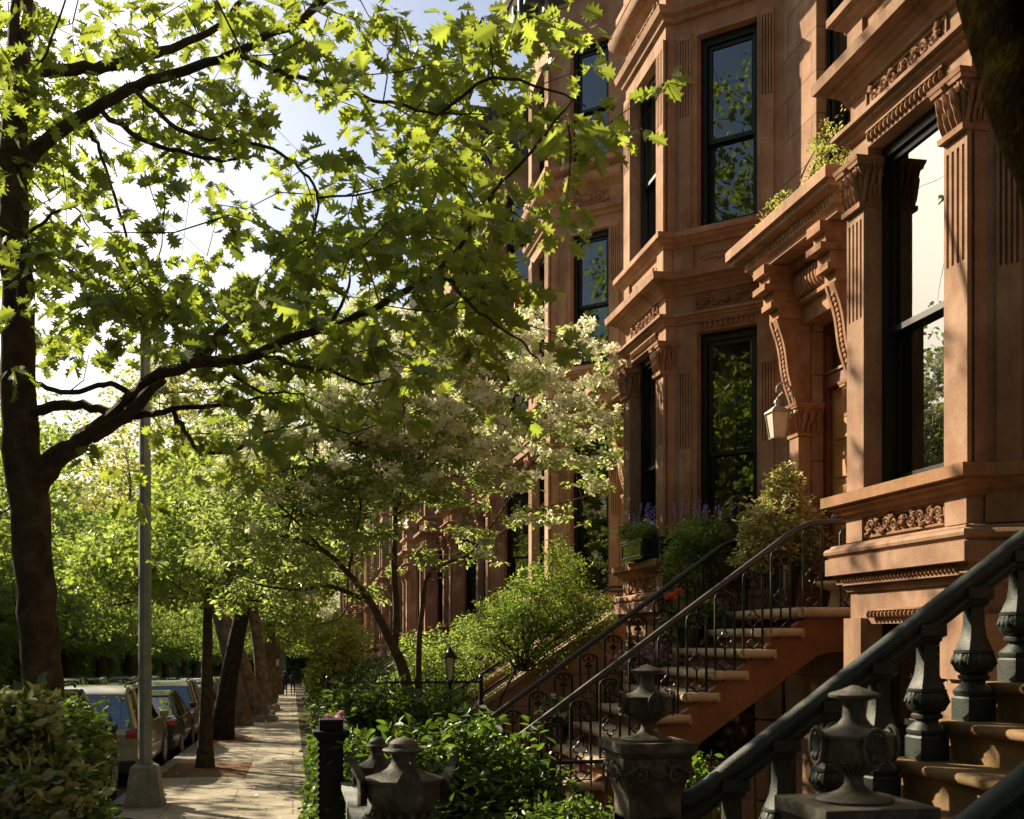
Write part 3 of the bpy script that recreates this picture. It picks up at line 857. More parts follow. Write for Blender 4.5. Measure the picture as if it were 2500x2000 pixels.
def make_house(idx, variant='plain'):
    """house in local coordinates: origin on the pavement-side foot of its bay, near corner"""
    y0 = 6.24 + 5.75 * idx
    root = empty('brownstone_house', (X0, y0, -.18 - .16675 * idx))
    Tn, Ln = frame(PATH[0], PATH[1])        # near canted face
    Tf, Lf = frame(PATH[2], PATH[3])        # front face
    Tc, Lc = frame(PATH[4], PATH[5])        # far canted face
    rn = HT @ Tn; rf = HT @ Tf; rc = HT @ Tc
    # canted-face opening measured from the wall end
    ca, cb = Ln - .955, Ln - .265
    fa, fb = .255, 1.265
    W = MB()
    hn = [(ca, cb, a, b) for a, b in LEVELS_W]; hf = [(fa, fb, a, b) for a, b in LEVELS_W]
    hc = [(Lc - cb, Lc - ca, a, b) for a, b in LEVELS_W]
    holed_wall(W, rn, Ln, -2.6, TOP, hn); holed_wall(W, rf, Lf, -2.6, TOP, hf); holed_wall(W, rc, Lc, -2.6, TOP, hc)
    for A, B in ((PATH[1], PATH[2]), (PATH[3], PATH[4])):
        T, L = frame(A, B); holed_wall(W, HT @ T, L, -2.6, TOP, [])
    # garden level stands proud and is rusticated
    for k in range(6):
        z = -2.35 + k * .42
        for (T, L, a, b) in ((rf, Lf, fa, fb), (rn, Ln, ca, cb), (rc, Lc, Lc - cb, Lc - ca)):
            z1 = z + .392
            M2 = [(0, L)] if (z > .10 or z1 < -1.15) else [(0.0, a), (b, L)]
            for u, v in M2:
                W.box(u + (.0 if u else .001), v - .001, -.02, .055, z, min(z1, .17), T)
    W.build('wall', M_['stone'], root)
    # plain wall beside the bay with the entrance opening
    P = MB()
    Td, Ld = frame((XW, -3.35), (XW, -.88)); rd = HT @ Td
    da, db = .86, 1.82
    openings = [(da, db, .30, 3.22), (.72, 1.72, 4.57, 6.68), (.72, 1.72, 7.77, 9.62), (.75, 1.65, -2.4, -.35)]
    holed_wall(P, rd, Ld, -2.6, TOP, openings, depth=.22)
    P.build('entrance_wall', M_['ashlar'], root)
    # roof, party walls and floors make the rooms behind the glass real
    Rf = MB()
    foot = [(XW, -3.35), (XW, -.88), (4.10, 0), (X0 + .02, 0), (X0 + .02, 1.52), (4.10, 1.52), (XW, 2.40), (13, 2.40), (13, -3.35)]
    Rf.prism([(p[0] + (.03 if p[0] < 5 else 0), p[1]) for p in foot], TOP - .05, TOP + .02, HT)
    Rf.build('roof', M_['roof'], root)
    In = MB()
    for z in (.30, 3.85, 7.15):
        In.prism([(p[0] + .22, p[1]) for p in foot], z - .12, z, HT)
    In.box(9.5, 9.6, -3.35, 2.40, -2.6, TOP, HT)
    In.box(XW + .2, 9.6, -3.35, -3.30, -2.6, TOP, HT); In.box(XW + .2, 9.6, 2.35, 2.40, -2.6, TOP, HT)
    In.build('interior', M_['room'], root)
    # windows
    cream = M_['blind']; och = M_['curtain']
    bl = {1: (och, .3, 'both'), 2: (cream, .97, 'drop'), 3: (cream, .45, 'drop')}
    for i, (a, b) in enumerate(LEVELS_W):
        window(root, rf, fa, fb, a, b, 'dark' if (i < 2 and idx == 0) else 'plain', bl.get(i) if not (idx == 0 and i == 1) else None)
        window(root, rn, ca, cb, a, b, 'plain', (och, .34, 1) if i == 1 else None, sc=1.1)
        if idx < 3: window(root, rc, Lc - cb, Lc - ca, a, b)
    window(root, rd, .72, 1.72, 4.57, 6.68, 'plain', (cream, .8, 'drop')); window(root, rd, .72, 1.72, 7.77, 9.62)
    # pilasters on the front face
    for s0, s1 in ((0.0, .25), (1.27, 1.52)):
        for (za, zb, f0, f1) in ((1.02, 3.06, 2.28, 2.98), (4.56, 6.70, 5.80, 6.62), (7.77, 9.60, 8.9, 9.5)):
            Q = MB(); fluted_strip(Q, rf, s0, s1, za, zb, f0, f1, .03, 4)
            Q.build('pilaster', M_['stone'], root)
        K = MB(); capital(K, rf, s0 + .012, s1 - .012, 3.05, 3.40, .045); K.build('capital', M_['carved'], root, smooth=True)
    for s0, s1 in ((Ln - .20, Ln - .06), (.10, .245)):
        for (za, zb, f0, f1) in ((1.02, 3.10, 2.22, 3.04), (4.56, 6.72, 5.82, 6.66)):
            Q = MB(); fluted_strip(Q, rn, s0, s1, za, zb, f0, f1, .024, 4)
            Q.build('fluted_panel', M_['stone'], root)
    # lintel mouldings
    for T, a, b in ((rf, fa, fb), (rn, ca, cb)):
        Q2 = MB(); beads(Q2, T, a + .05, b - .05, .165, .05, .03, .05); Q2.build('lintel_moulding', M_['carved'], root, smooth=True)
        Q = MB()
        beads(Q, T, a + .02, b - .02, 3.525, .07, .012)
        Q.box(a + .0, b, -.09, .004, 3.472, 3.49, T)
        Q.build('lintel_moulding', M_['carved'], root, smooth=True)
    # bands that wrap the bay
    def band(name, prof, mat='stone', path=PATH):
        Q = MB(); sweep(Q, path, prof, T=HT); return Q.build(name, M_[mat], root, smooth=True)
    band('water_table', [(0, .33), (.02, .335), (.035, .365), (.035, .385), (.075, .39), (.075, .452), (.135, .455), (.135, .572), (.115, .577), (.118, .59), (.14, .605), (.145, .625), (.135, .645), (.11, .655), (.10, .672), (.04, .68), (.0, .69)], 'stone')
    Q = MB()
    for A, B in zip(PATH[:-1], PATH[1:]):
        T, L = frame(A, B)
        if L > .3:
            Q = MB(); beads(Q, HT @ T, .02, L - .02, .42, .05, .072, .045, False); Q.box(.02, L - .02, .0, .074, .38, .40, HT @ T)
            Q.build('bead_course', M_['carved'], root, smooth=True)
    band('sill_band', [(0, .85), (.035, .86), (.04, .885), (.075, .90), (.09, .925), (.12, .935), (.125, .952), (.16, .955), (.16, 1.03), (0, 1.045)], 'sill')
    band('architrave', [(0, 3.57), (.035, 3.58), (.04, 3.60), (.07, 3.615), (.075, 3.64), (.105, 3.645), (.105, 3.675), (.0, 3.70)])
    band('parlour_cornice', [(0, 3.88), (.03, 3.895), (.035, 3.925), (.07, 3.95), (.085, 3.975), (.11, 3.98), (.13, 4.01), (.205, 4.025), (.215, 4.10), (0, 4.13)])
    band('apron_sill', [(0, 4.40), (.03, 4.41), (.045, 4.445), (.085, 4.465), (.095, 4.49), (.13, 4.50), (.13, 4.56), (0, 4.575)])
    band('upper_architrave', [(0, 6.86), (.04, 6.875), (.05, 6.92), (.10, 6.95), (.12, 7.02), (.0, 7.05)])
    band('upper_cornice', [(0, 7.28), (.04, 7.31), (.10, 7.36), (.13, 7.37), (.17, 7.42), (.18, 7.50), (0, 7.54)])
    band('third_sill', [(0, 7.62), (.05, 7.64), (.10, 7.68), (.10, 7.76), (0, 7.775)])
    # carved panels
    for T, L, a, b in ((rf, Lf, fa + .0, fb - .0), (rn, Ln, ca + .0, cb - .0)):
        Q = MB()
        relief(Q, T, a, b, 3.715, 3.865, 3); Q.build('carved_frieze', M_['carved'], root, smooth=True)
        Q = MB()
        incised(Q, T, a, b, 4.17, 4.38)
        for (u, v) in ((0.0, a - .03), (b + .03, L)):
            Q.box(u + .001, v, -.02, .028, 4.13, 4.405, T)
        Q.build('apron_panel', M_['stone'], root, smooth=True)
        Q = MB()
        relief(Q, T, a + .02, b - .02, .715, .845, 5)
        Q.build('carved_panel', M_['carved'], root, smooth=True)
        for (u, v) in ((0.0, a - .02), (b + .02, L)):
            Q = MB(); Q.box(u + .001, v, -.02, .035, .69, .875, T)
            Q.build('pedestal', M_['stone'], root)
        Q = MB(); relief(Q, T, a, b, 7.09, 7.25, 4); Q.build('carved_frieze', M_['carved'], root, smooth=True)
    # roof cornice
    full = [(XW, -3.35)] + PATH
    Q = MB(); sweep(Q, full, [(0, 10.35), (.05, 10.4), (.05, 10.75), (.2, 10.9), (.3, 10.95), (.45, 11.15), (.5, 11.3), (0, 11.45)], T=HT)
    for i in range(len(full) - 1):
        T, L = frame(full[i], full[i + 1]); n = max(0, int(L / .5))
        for k in range(n):
            s = (k + .5) * L / n
            Q.box(s - .05, s + .05, 0, .36, 10.5, 10.98, HT @ T)
    Q.build('roof_cornice', M_['cornice_paint'], root)
    # entrance: hood on consoles, pilasters, door
    Q = MB(); hs0, hs1 = .46, 2.22
    hp = [(XW, -3.35 + hs0), (XW - .40, -3.35 + hs0), (XW - .40, -3.35 + hs1), (XW, -3.35 + hs1)]
    hp = hp[::1]
    # travel so that outward is away from the wall: near return, front, far return
    sweep(Q, hp, [(0, 3.79), (.03, 3.795), (.04, 3.83), (.085, 3.86), (.10, 3.93), (.19, 3.955), (.205, 3.99), (.24, 4.0), (.24, 4.09), (.22, 4.115), (0, 4.15)], T=HT)
    Q.box(XW - .40, XW, -3.35 + hs0 + .001, -3.35 + hs1 - .001, 3.80, 4.13, HT)
    Th, Lh = frame(hp[1], hp[2]); beads(Q, HT @ Th, .0, Lh, 3.905, .075, .085, .06, False)
    Th, Lh = frame(hp[0], hp[1]); beads(Q, HT @ Th, .0, Lh, 3.905, .075, .085, .06, False)
    hood = Q.build('door_hood', M_['stone'], root, smooth=True)
    # frieze beam with the ribbed cushion
    Q = MB(); Q.box(XW - .10, XW, -3.35 + .62, -3.35 + 2.06, 3.22, 3.40, HT)
    Q.box(XW - .16, XW, -3.35 + .62, -3.35 + 2.06, 3.40, 3.44, HT); Q.box(XW - .24, XW, -3.35 + .62, -3.35 + 2.06, 3.72, 3.80, HT)
    for k in range(22):
        y = -3.35 + .66 + k * 1.36 / 21
        pts = [(XW - .04 - .17 * math.sin(a) ** .8 * .8 - .02, y, 3.46 + .25 * (1 - math.cos(a)) / 1.0 * .52) for a in (0.05, .5, .95, 1.4, 1.8, 2.2, 2.6)]
        Q.tube(pts, .026, 6, HT)
    Q.build('carved_cushion', M_['carved'], hood, smooth=True)
    for yc in (-3.35 + .74, -3.35 + 1.94):
        # console: stepped block, then S-shaped scroll bracket
        Q = MB()
        for (p, z0, z1, w) in ((.50, 3.70, 3.79, .13), (.44, 3.60, 3.70, .12), (.50, 3.54, 3.60, .145), (.40, 3.44, 3.54, .12), (.42, 3.38, 3.44, .115), (.34, 3.28, 3.38, .105)):
            Q.box(XW - p, XW, yc - w, yc + w, z0, z1, HT)
        prof = []
        n = 18
        for i in range(n + 1):
            k = i / n
            z = 3.28 - .80 * k
            x = XW - (.34 - .21 * (k * k * (3 - 2 * k))) + .035 * math.sin(k * math.pi * 2)
            prof.append((x, z))
        for w0, w1, e in ((-.09, -.05, .012), (-.05, .05, 0), (.05, .09, .012)):
            vs = []; fs = []
            for (x, z) in prof: vs += [(x - e, yc + w0, z), (x - e, yc + w1, z), (XW, yc + w0, z), (XW, yc + w1, z)]
            for i in range(n):
                a = i * 4; b = a + 4
                fs += [(a, a + 1, b + 1, b), (a, b, b + 2, a + 2), (a + 1, a + 3, b + 3, b + 1)]
            Q.add(vs, fs, HT)
        for i in range(2, n - 1):
            x, z = prof[i]; Q.ell((x - .004, yc, z), (.016, .03, .02), 6, 4, HT)
        Q.build('console', M_['carved'], hood, smooth=True)
        Q = MB(); T = HT @ frame((XW, yc - .12), (XW, yc + .12))[0]
        capital(Q, T, .02, .22, 2.14, 2.46, .12); Q.build('capital', M_['carved'], root, smooth=True)
        Q = MB(); Q.box(XW - .13, XW, yc - .105, yc + .105, .30, 2.14, HT)
        Q.box(XW - .15, XW, yc - .125, yc + .125, .30, .62, HT); Q.build('door_pilaster', M_['stone'], root, bevel=.006)
    # door
    ya, yb = -3.35 + da, -3.35 + db
    Q = MB(); xd = XW + .12
    Q.box(xd, xd + .10, ya, ya + .10, .30, 3.22, HT); Q.box(xd, xd + .10, yb - .10, yb, .30, 3.22, HT)
    Q.box(xd, xd + .10, ya + .1, yb - .1, 3.10, 3.22, HT); Q.box(xd - .03, xd + .12, ya + .1, yb - .1, 2.58, 2.70, HT)
    Q.box(xd - .05, xd - .0, ya + .1, yb - .1, 2.70, 2.73, HT)
    dr = Q.build('door', M_['jamb'], root, bevel=.005)
    Q = MB(); xf = xd + .05
    mid = yb - .12
    for (u, v) in ((ya + .10, yb - .10),):
        Q.box(xf, xf + .05, u, v, .31, 2.575, HT)
        for (za, zb) in ((.42, .85), (.95, 1.25), (1.33, 1.62), (1.70, 1.99), (2.07, 2.47)):
            e = .08
            for q, (i0, o) in enumerate(((0, .022), (.025, .008))):
                Q.box(xf - .018 + q * .010, xf, u + e + i0, v - e - i0, za + i0, zb - i0, HT)
    Q.build('leaf', M_['doorwood'], dr, bevel=.006)
    Q = MB(); Q.lathe([(.028, 0), (.03, .02), (.018, .03), (.03, .05), (.0, .07)], 12, HT @ Matrix.Translation((xf - .0, mid - .08, 1.33)) @ Matrix.Rotation(R(-90), 4, 'Y')); Q.build('handle', M_['rim'], dr, smooth=True)
    Q = MB(); Q.add([(xf, ya + .1, 2.70), (xf, yb - .1, 2.70), (xf, yb - .1, 3.10), (xf, ya + .1, 3.10)], [(0, 1, 2, 3)], HT); Q.build('transom_pane', M_['glassdark'], dr)
    # garden door under the stoop
    Q = MB(); Q.box(XW + .15, XW + .2, -3.35 + .75, -3.35 + 1.65, -2.4, -.35, HT); 
    for k in range(9): Q.tube([(XW + .08, -3.35 + .80 + k * .1, -2.35), (XW + .08, -3.35 + .80 + k * .1, -.4)], .009, 5, HT)
    Q.build('garden_door', M_['black'], root)
    return root

# ------------------------------------------------------------------ stoops
NW, NR = .25, .18    # going and rise
def stair_pts(n): return [(4.20 - NW * (k + 1), .265 - NR * (k + 1)) for k in range(n)]

def panel_mesh():
    """iron baluster panel: two bars under an arch, scrolls, quatrefoil and a forked foot; x along, z up, height 0..1"""
    M = MB(); w = .085; H = .66
    arch = [(-w, 0, 0), (-w, 0, H - .05)] + [(-w * math.cos(a), 0, H - .05 + .05 * math.sin(a)) for a in (.5, 1.0, 1.57, 2.14, 2.64)] + [(w, 0, H - .05), (w, 0, 0)]
    M.tube(arch, .0105, 6)
    for sg in (-1, 1):
        pts = [(sg * .004, 0, H - .02)]
        for i in range(12):
            a = math.pi * 1.6 * i / 11
            rr = .03 * (1 - .55 * i / 11)
            pts.append((sg * (.034 - rr * math.cos(a)), 0, H - .05 + rr * math.sin(a) * -1 + .01))
        M.tube(pts, .0078, 5)
        M.ell((sg * .018, 0, H - .115), (.02, .011, .018), 6, 4); 
        M.tube([(0, 0, .085), (sg * .03, 0, .075), (sg * .055, 0, .05), (sg * w, 0, .085)], .009, 5)
        M.tube([(sg * .055, 0, .05), (0, 0, .0)], .009, 5)
    M.ell((0, 0, H - .10), (.018, .011, .035), 6, 4); M.ell((0, 0, H - .145), (.008, .007, .02), 6, 4)
    q = []
    for i in range(33):
        a = 2 * math.pi * i / 32
        r = .030 + .030 * abs(math.cos(2 * a)) ** .7
        q.append((r * math.cos(a), 0, .26 + 1.15 * r * math.sin(a)))
    M.tube(q, .0085, 5)
    M.tube([(0, 0, H - .11), (0, 0, .33)], .0075, 5); M.tube([(0, 0, .19), (0, 0, .085)], .009, 5)
    M.tube([(0, 0, H + .0), (0, 0, H + .07)], .006, 5)
    M.tube([(-w, 0, .012), (w, 0, .012)], .006, 5)
    return M

def make_open_stoop(idx, label):
    """open iron-railed stoop: stone treads over a painted stringer"""
    y0 = 6.24 + 5.75 * idx; dz = -.16675 * idx + .16675
    foot = -.029 * (y0 - 2.2)
    loc = Vector((1.5, y0 - 1.9, foot))
    root = empty('stoop', loc, label, 'stoop', 'open stoops')
    ya, yb = y0 - 2.93, y0 - 1.13
    T = Matrix.Translation(-loc) @ Matrix.Translation((0, 0, EYE + dz))
    n = 12
    st = stair_pts(n)
    L = MB(); L.box(4.22, 5.19, ya - .02, yb + .02, .175, .262, T)
    L.tube([(4.22, ya - .02, .218), (4.22, yb + .02, .218)], .043, 10, T); L.tube([(4.22, ya - .02, .218), (5.0, ya - .02, .218)], .043, 10, T)
    L.build('landing', M_['tread'], root, smooth=True)
    for x, z in st:
        if z + EYE + dz < foot + .02: break
        M = MB(); M.box(x, x + NW + .05, ya, yb, z - .075, z, T); M.tube([(x, ya, z - .037), (x, yb, z - .037)], .0375, 10, T)
        M.tube([(x, ya, z - .037), (x + NW + .02, ya, z - .037)], .0375, 10, T)
        M.build('tread', M_['tread'], root, smooth=True)
    M = MB()
    for x, z in st: M.box(x + .05, x + .08, ya + .05, yb - .05, z - NR, z - .075, T)
    M.build('risers', M_['stringer'], root)
    for yy in (ya + .04, yb - .14):
        M = MB()
        x1, z1 = 4.20, .175; x0 = st[-1][0] + .1; z0 = z1 - (x1 - x0) * NR / NW
        vs = []
        for y in (yy, yy + .10):
            vs += [(x0, y, z0 - .38), (x0, y, z0 - .08), (x1 + .08, y, z1 - .0), (x1 + .42, y, z1), (5.1, y, z1), (5.1, y, z1 - .30), (x1 + .30, y, z1 - .30), (x1 + .17, y, z1 - .34)]
        k = 8
        M.add(vs, [tuple(range(k)), tuple(range(k, 2 * k))[::-1]] + [(i, i + k, (i + 1) % k + k, (i + 1) % k) for i in range(k)], T)
        M.build('stringer', M_['stringer'], root, bevel=.008)
    pm = panel_mesh(); pme = None
    for yy in (ya + .08, yb - .06):
        M = MB()
        pts = [(5.0, yy, 1.0), (4.55, yy, 1.0), (4.36, yy, .985), (4.22, yy, .93), (4.10, yy, .85)]
        x = 4.10
        xe = st[-2][0] + .05
        pts += [(xe + .4, yy, .85 - (4.10 - xe - .4) * .72), (xe, yy, .85 - (4.10 - xe) * .72), (xe - .12, yy, .85 - (4.10 - xe) * .72 - .11), (xe - .17, yy, .85 - (4.10 - xe) * .72 - .2), (xe - .12, yy, .85 - (4.10 - xe) * .72 - .24)]
        M.tube(pts, .026, 10, T)
        rail = M.build('handrail', M_['handrail'], root, smooth=True)
        for k, (x, z) in enumerate([(4.70, .262), (4.36, .262)] + [(x + .12, z) for x, z in st[:-1]]):
            if z + EYE + dz < foot - .05: break
            o = None
            if pme is None:
                o = pm.build('baluster_panel', M_['iron'], rail, smooth=True); pme = o.data
            else:
                o = bpy.data.objects.new('baluster_panel', pme); COL.objects.link(o); o.parent = rail
            o.location = T @ Vector((x, yy, z))
            if k < 2: o.scale = (1, 1, 1.03)
    return root

def urn_ears(M, T, z, rad, r, a0=.3):
    for k in range(4):
        a = a0 + k * math.pi / 2
        F = T @ Matrix.Rotation(a, 4, 'Z') @ Matrix.Translation((rad, 0, z)) @ Matrix.Rotation(R(90), 4, 'Y')
        # pierced fan: ring, ribs and a scalloped foot
        ring = [(r * 1.05 * math.cos(t * math.pi / 12), r * .72 * math.sin(t * math.pi / 12), 0) for t in range(25)]
        M.tube(ring, r * .12, 6, F)
        for q in range(-3, 4):
            b = math.pi + q * .42
            M.tube([(r * .7, 0, 0), (r * .7 + 1.6 * r * math.cos(b) * (.95 - .04 * abs(q)), r * .74 * math.sin(b) * 1.1, 0)], r * .06, 5, F)
        M.ell((r * .62, r * .2, .004), (r * .26, r * .2, r * .16), 8, 5, F); M.ell((r * .62, -r * .2, .004), (r * .26, r * .2, r * .16), 8, 5, F)
        M.ell((0, 0, -.012), (r * .98, r * .68, .012), 12, 5, F)

def newel(name, label, x, y, ztop, foot, seed, kind='square'):
    """cast iron newel with a lidded urn; ztop is the top of the pedestal"""
    root = empty(name, (x, y, foot), label, 'newel post', 'urn topped newel posts')
    H = ztop - foot
    M = MB()
    if kind == 'square':
        M.box(-.19, .19, -.19, .19, H - .045, H)
        M.frus((0, 0, H - .075), (.165, .165), (0, 0, H - .045), (.185, .185)); M.box(-.17, .17, -.17, .17, H - .13, H - .075)
        M.frus((0, 0, H - .27), (.13, .13), (0, 0, H - .13), (.165, .165))
        M.box(-.13, .13, -.13, .13, .22, H - .27)
        M.frus((0, 0, .14), (.18, .18), (0, 0, .22), (.14, .14)); M.box(-.2, .2, -.2, .2, 0, .14)
        for k in range(4):
            F = Matrix.Rotation(k * math.pi / 2, 4, 'Z') @ frame((-.17, -.17), (.17, -.17))[0] @ Matrix.Diagonal((1, -1, 1, 1))
            F = Matrix.Rotation(k * math.pi / 2, 4, 'Z') @ Matrix.Translation((-.17, -.172, 0)) @ Matrix.Diagonal((1, -1, 1, 1))
            M.ell((.17, 0, H - .135), (.05, .022, .045), 12, 6, F)
            for sg in (-1, 1):
                spiral(M, F, .17 + sg * .085, H - .155, .035, 1.3, math.pi / 2, sg, .010, .006, 14)
                M.tube([(.17 + sg * .05, .006, H - .12), (.17 + sg * .10, .01, H - .11), (.17 + sg * .165, .008, H - .15)], [.012, .012, .006], 6, F)
            M.box(.06, .28, -.045, -.03, .34, H - .36, F)
        for k in range(4):
            F = Matrix.Rotation(k * math.pi / 2, 4, 'Z')
            M.box(-.085, .085, -.142, -.13, .34, H - .36, F)
        M.build('pedestal', M_['urn'], root, smooth=True, bevel=.006)
        prof = [(.0, 0), (.122, 0), (.125, .008), (.118, .014), (.085, .02), (.05, .035), (.032, .055), (.029, .075), (.036, .095), (.07, .118), (.112, .135), (.122, .15), (.119, .195), (.119, .205), (.126, .208), (.126, .217), (.115, .221), (.08, .233), (.052, .248), (.038, .268), (.035, .30), (.036, .32), (.06, .328), (.080, .334), (.082, .342), (.075, .347), (.04, .358), (.012, .37), (0, .372)]
        U = MB(); T = Matrix.Translation((0, 0, H)); U.lathe(prof, 32, T)
        for q in range(24):
            a = q * math.pi / 12
            U.tube([(.034 * math.cos(a), .034 * math.sin(a), .085), (.075 * math.cos(a), .075 * math.sin(a), .116), (.108 * math.cos(a), .108 * math.sin(a), .133)], [.003, .006, .007], 5, T)
        urn_ears(U, T, .182, .132, .054, 0.03)
    else:
        M.lathe([(.13, 0), (.13, .1), (.09, .14), (.07, .3), (.06, H - .2), (.085, H - .08), (.11, H - .04), (.11, H)], 16)
        M.build('pedestal', M_['urn'], root, smooth=True)
        prof = [(0, 0), (.09, 0), (.095, .02), (.05, .04), (.04, .07), (.045, .10), (.075, .13), (.115, .165), (.14, .20), (.15, .24), (.152, .275), (.162, .279), (.162, .291), (.145, .297), (.10, .310), (.066, .330), (.050, .352), (.046, .375), (.052, .390), (.080, .397), (.086, .404), (.080, .411), (.062, .414), (.060, .422), (.058, .432), (.042, .445), (.018, .453), (0, .456)]
        U = MB(); T = Matrix.Translation((0, 0, H)); U.lathe(prof, 32, T)
        for q in range(18):
            a = q * math.pi / 9
            U.tube([(.05 * math.cos(a), .05 * math.sin(a), .095), (.098 * math.cos(a), .098 * math.sin(a), .125), (.138 * math.cos(a), .138 * math.sin(a), .155)], [.004, .009, .010], 6, T)
        for k in range(4):
            a = .03 + k * math.pi / 2
            F = T @ Matrix.Rotation(a, 4, 'Z')
            vs = []; fs = []
            outl = [(0, .135), (.04, .15), (.056, .19), (.052, .24), (.034, .285), (.0, .33)]
            for (w, z) in outl:
                z = z + .045
                b = .150 + max(0, z - .28) * .5
                vs += [(b + .028, -w, z), (b + .036, 0, z), (b + .028, w, z), (b - .004, 0, z)]
            for i in range(len(outl) - 1):
                for j in range(4):
                    p = i * 4 + j; q2 = i * 4 + (j + 1) % 4
                    fs.append((p, q2, q2 + 4, p + 4))
            U.add(vs, fs, F)
    U.build('urn', M_['urn'], root, smooth=True)
    return root
# ------------------------------------------------------------------ ground
def sheet(name, x0, x1, y0, y1, dz, mat, n=60, rough=0.0, kind='structure', holes=None):
    M = MB(); vs = []; fs = []
    ys = [y0 + (y1 - y0) * i / n for i in range(n + 1)]
    for y in ys: vs += [(x0, y, gz(y) + dz), (x1, y, gz(y) + dz)]
    for i in range(n): fs.append((2 * i, 2 * i + 1, 2 * i + 3, 2 * i + 2))
    M.add(vs, fs)
    return tag(M.build(name, mat), kind=kind)
KX = -2.2
def ground():
    M = MB(); vs = []; fs = []
    xs = [-900, -11.3, KX - .15, KX + .1, .2, 5, 900]; ys = [-60, -20, 0, 40, 80, 120, 160, 400, 1500]
    for y in ys:
        for x in xs: vs.append((x, y, (-0.029 * y if y <= 160 else -4.64) - .16))
    k = len(xs)
    for j in range(len(ys) - 1):
        for i in range(k - 1): a = j * k + i; fs.append((a, a + 1, a + k + 1, a + k))
    M.add(vs, fs); tag(M.build('ground', M_['asphalt']), kind='structure')
ground()
sheet('road', -11.2, KX - .14, -30, 160, -.15, M_['asphalt'])
sheet('sidewalk', KX + .0, .20, -30, 160, .0, M_['conc'])
M = MB()
for y in range(-15, 160, 3):
    vs = [(x, yy, gz(yy) + z) for yy in (y, y + 2.985) for (x, z) in ((KX - .14, -.16), (KX - .14, -.002), (KX - .001, .003), (KX - .001, -.16))]
    M.add(vs, [(0, 1, 2, 3), (7, 6, 5, 4), (0, 4, 5, 1), (1, 5, 6, 2), (2, 6, 7, 3)])
tag(M.build('kerb', M_['kerb']), kind='structure')
sheet('far_sidewalk', -14.6, -11.2, -30, 160, .0, M_['conc'])
sheet('front_garden_ground', .21, 5.2, -30, 160, -.01, M_['soil'])
def pit(x0, x1, y0, y1):
    M = MB(); vs = []; n = 8; rr = random.Random(y0)
    for i in range(n + 1):
        for j in range(n + 1):
            y = y0 + (y1 - y0) * j / n; x = x0 + (x1 - x0) * i / n
            e = min(i, j, n - i, n - j) > 0
            vs.append((x, y, gz(y) + .004 + (rr.uniform(.005, .03) if e else 0)))
    M.add(vs, [(i * (n + 1) + j, (i + 1) * (n + 1) + j, (i + 1) * (n + 1) + j + 1, i * (n + 1) + j + 1) for i in range(n) for j in range(n)])
    tag(M.build('mulch', M_['mulch']), kind='structure')
pit(KX + .05, -.95, 5.0, 10.2); pit(KX + .05, -.75, 19.2, 22.2); pit(KX + .05, -1.0, 28.4, 31); 

# ------------------------------------------------------------------ houses
TINTS = [(1, 1, 1, 1), (1.08, 1.05, 1.02, 1), (1.18, 1.22, 1.2, 1), (.92, .9, .9, 1), (1.1, 1.08, 1.0, 1), (.85, .8, .82, 1), (1.15, 1.2, 1.2, 1), (.95, 1.0, 1.05, 1)]
hA = make_house(0); hB = make_house(1)
for h in (hA, hB): h['category'] = 'house'; h['group'] = 'brownstone row houses'
hA['label'] = 'nearest brownstone house with dark bay window and leaf shadows on its carved stone'
hB['label'] = 'second brownstone house with blossom-filled window boxes and open iron-railed stoop'
set_color(hA, (.94, .93, .93, 1)); set_color(hB, (1.06, 1.03, 1.0, 1))
HL = {-1: 'brownstone house closest to the viewer beside the leaning dark trunk',
      2: 'third brownstone house behind the white dogwood, with solid stone stoop wall'}
ordw = ['fourth', 'fifth', 'sixth', 'seventh', 'eighth', 'ninth', 'tenth', 'eleventh', 'twelfth', 'thirteenth', 'fourteenth', 'fifteenth', 'sixteenth', 'seventeenth', 'eighteenth', 'nineteenth']
for idx in [-1] + list(range(2, 17)):
    c = copy_tree(hB if idx > 1 else hA, None, TINTS[idx % 8])
    c.location = (X0, 6.24 + 5.75 * idx, -.18 - .16675 * idx)
    c['label'] = HL.get(idx) or (ordw[idx - 3] + ' brownstone house of the row, counted from the near carved bay')
# gabled brick house end rising over the row
g = bpy.data.objects
G = MB(); yg = 6.24 + 5.75 * 8
G.prism([(0, 0), (5.6, 0), (5.6, 3.2), (4.6, 3.2), (3.3, 6.0), (2.3, 6.0), (1.0, 3.2), (0, 3.2)], 0, .5, Matrix.Translation((5.2, yg - 3.2, 11.3)) @ Matrix(((0, 0, 1, 0), (1, 0, 0, 0), (0, 1, 0, 0), (0, 0, 0, 1))))
G.box(5.2, 10, yg - 3.2, yg + 2.4, 8, 11.3)
brick = stone('red_gable_brick', [(.28, .13, .08), (.36, .18, .11), (.42, .22, .14)], 3, .9, .3, 60, .2, ashlar=(.4, .12, .008, 'wall'))
tag(G.build('gable_wall', brick), 'pointed brick gable above the far roofs of the row', 'gable')

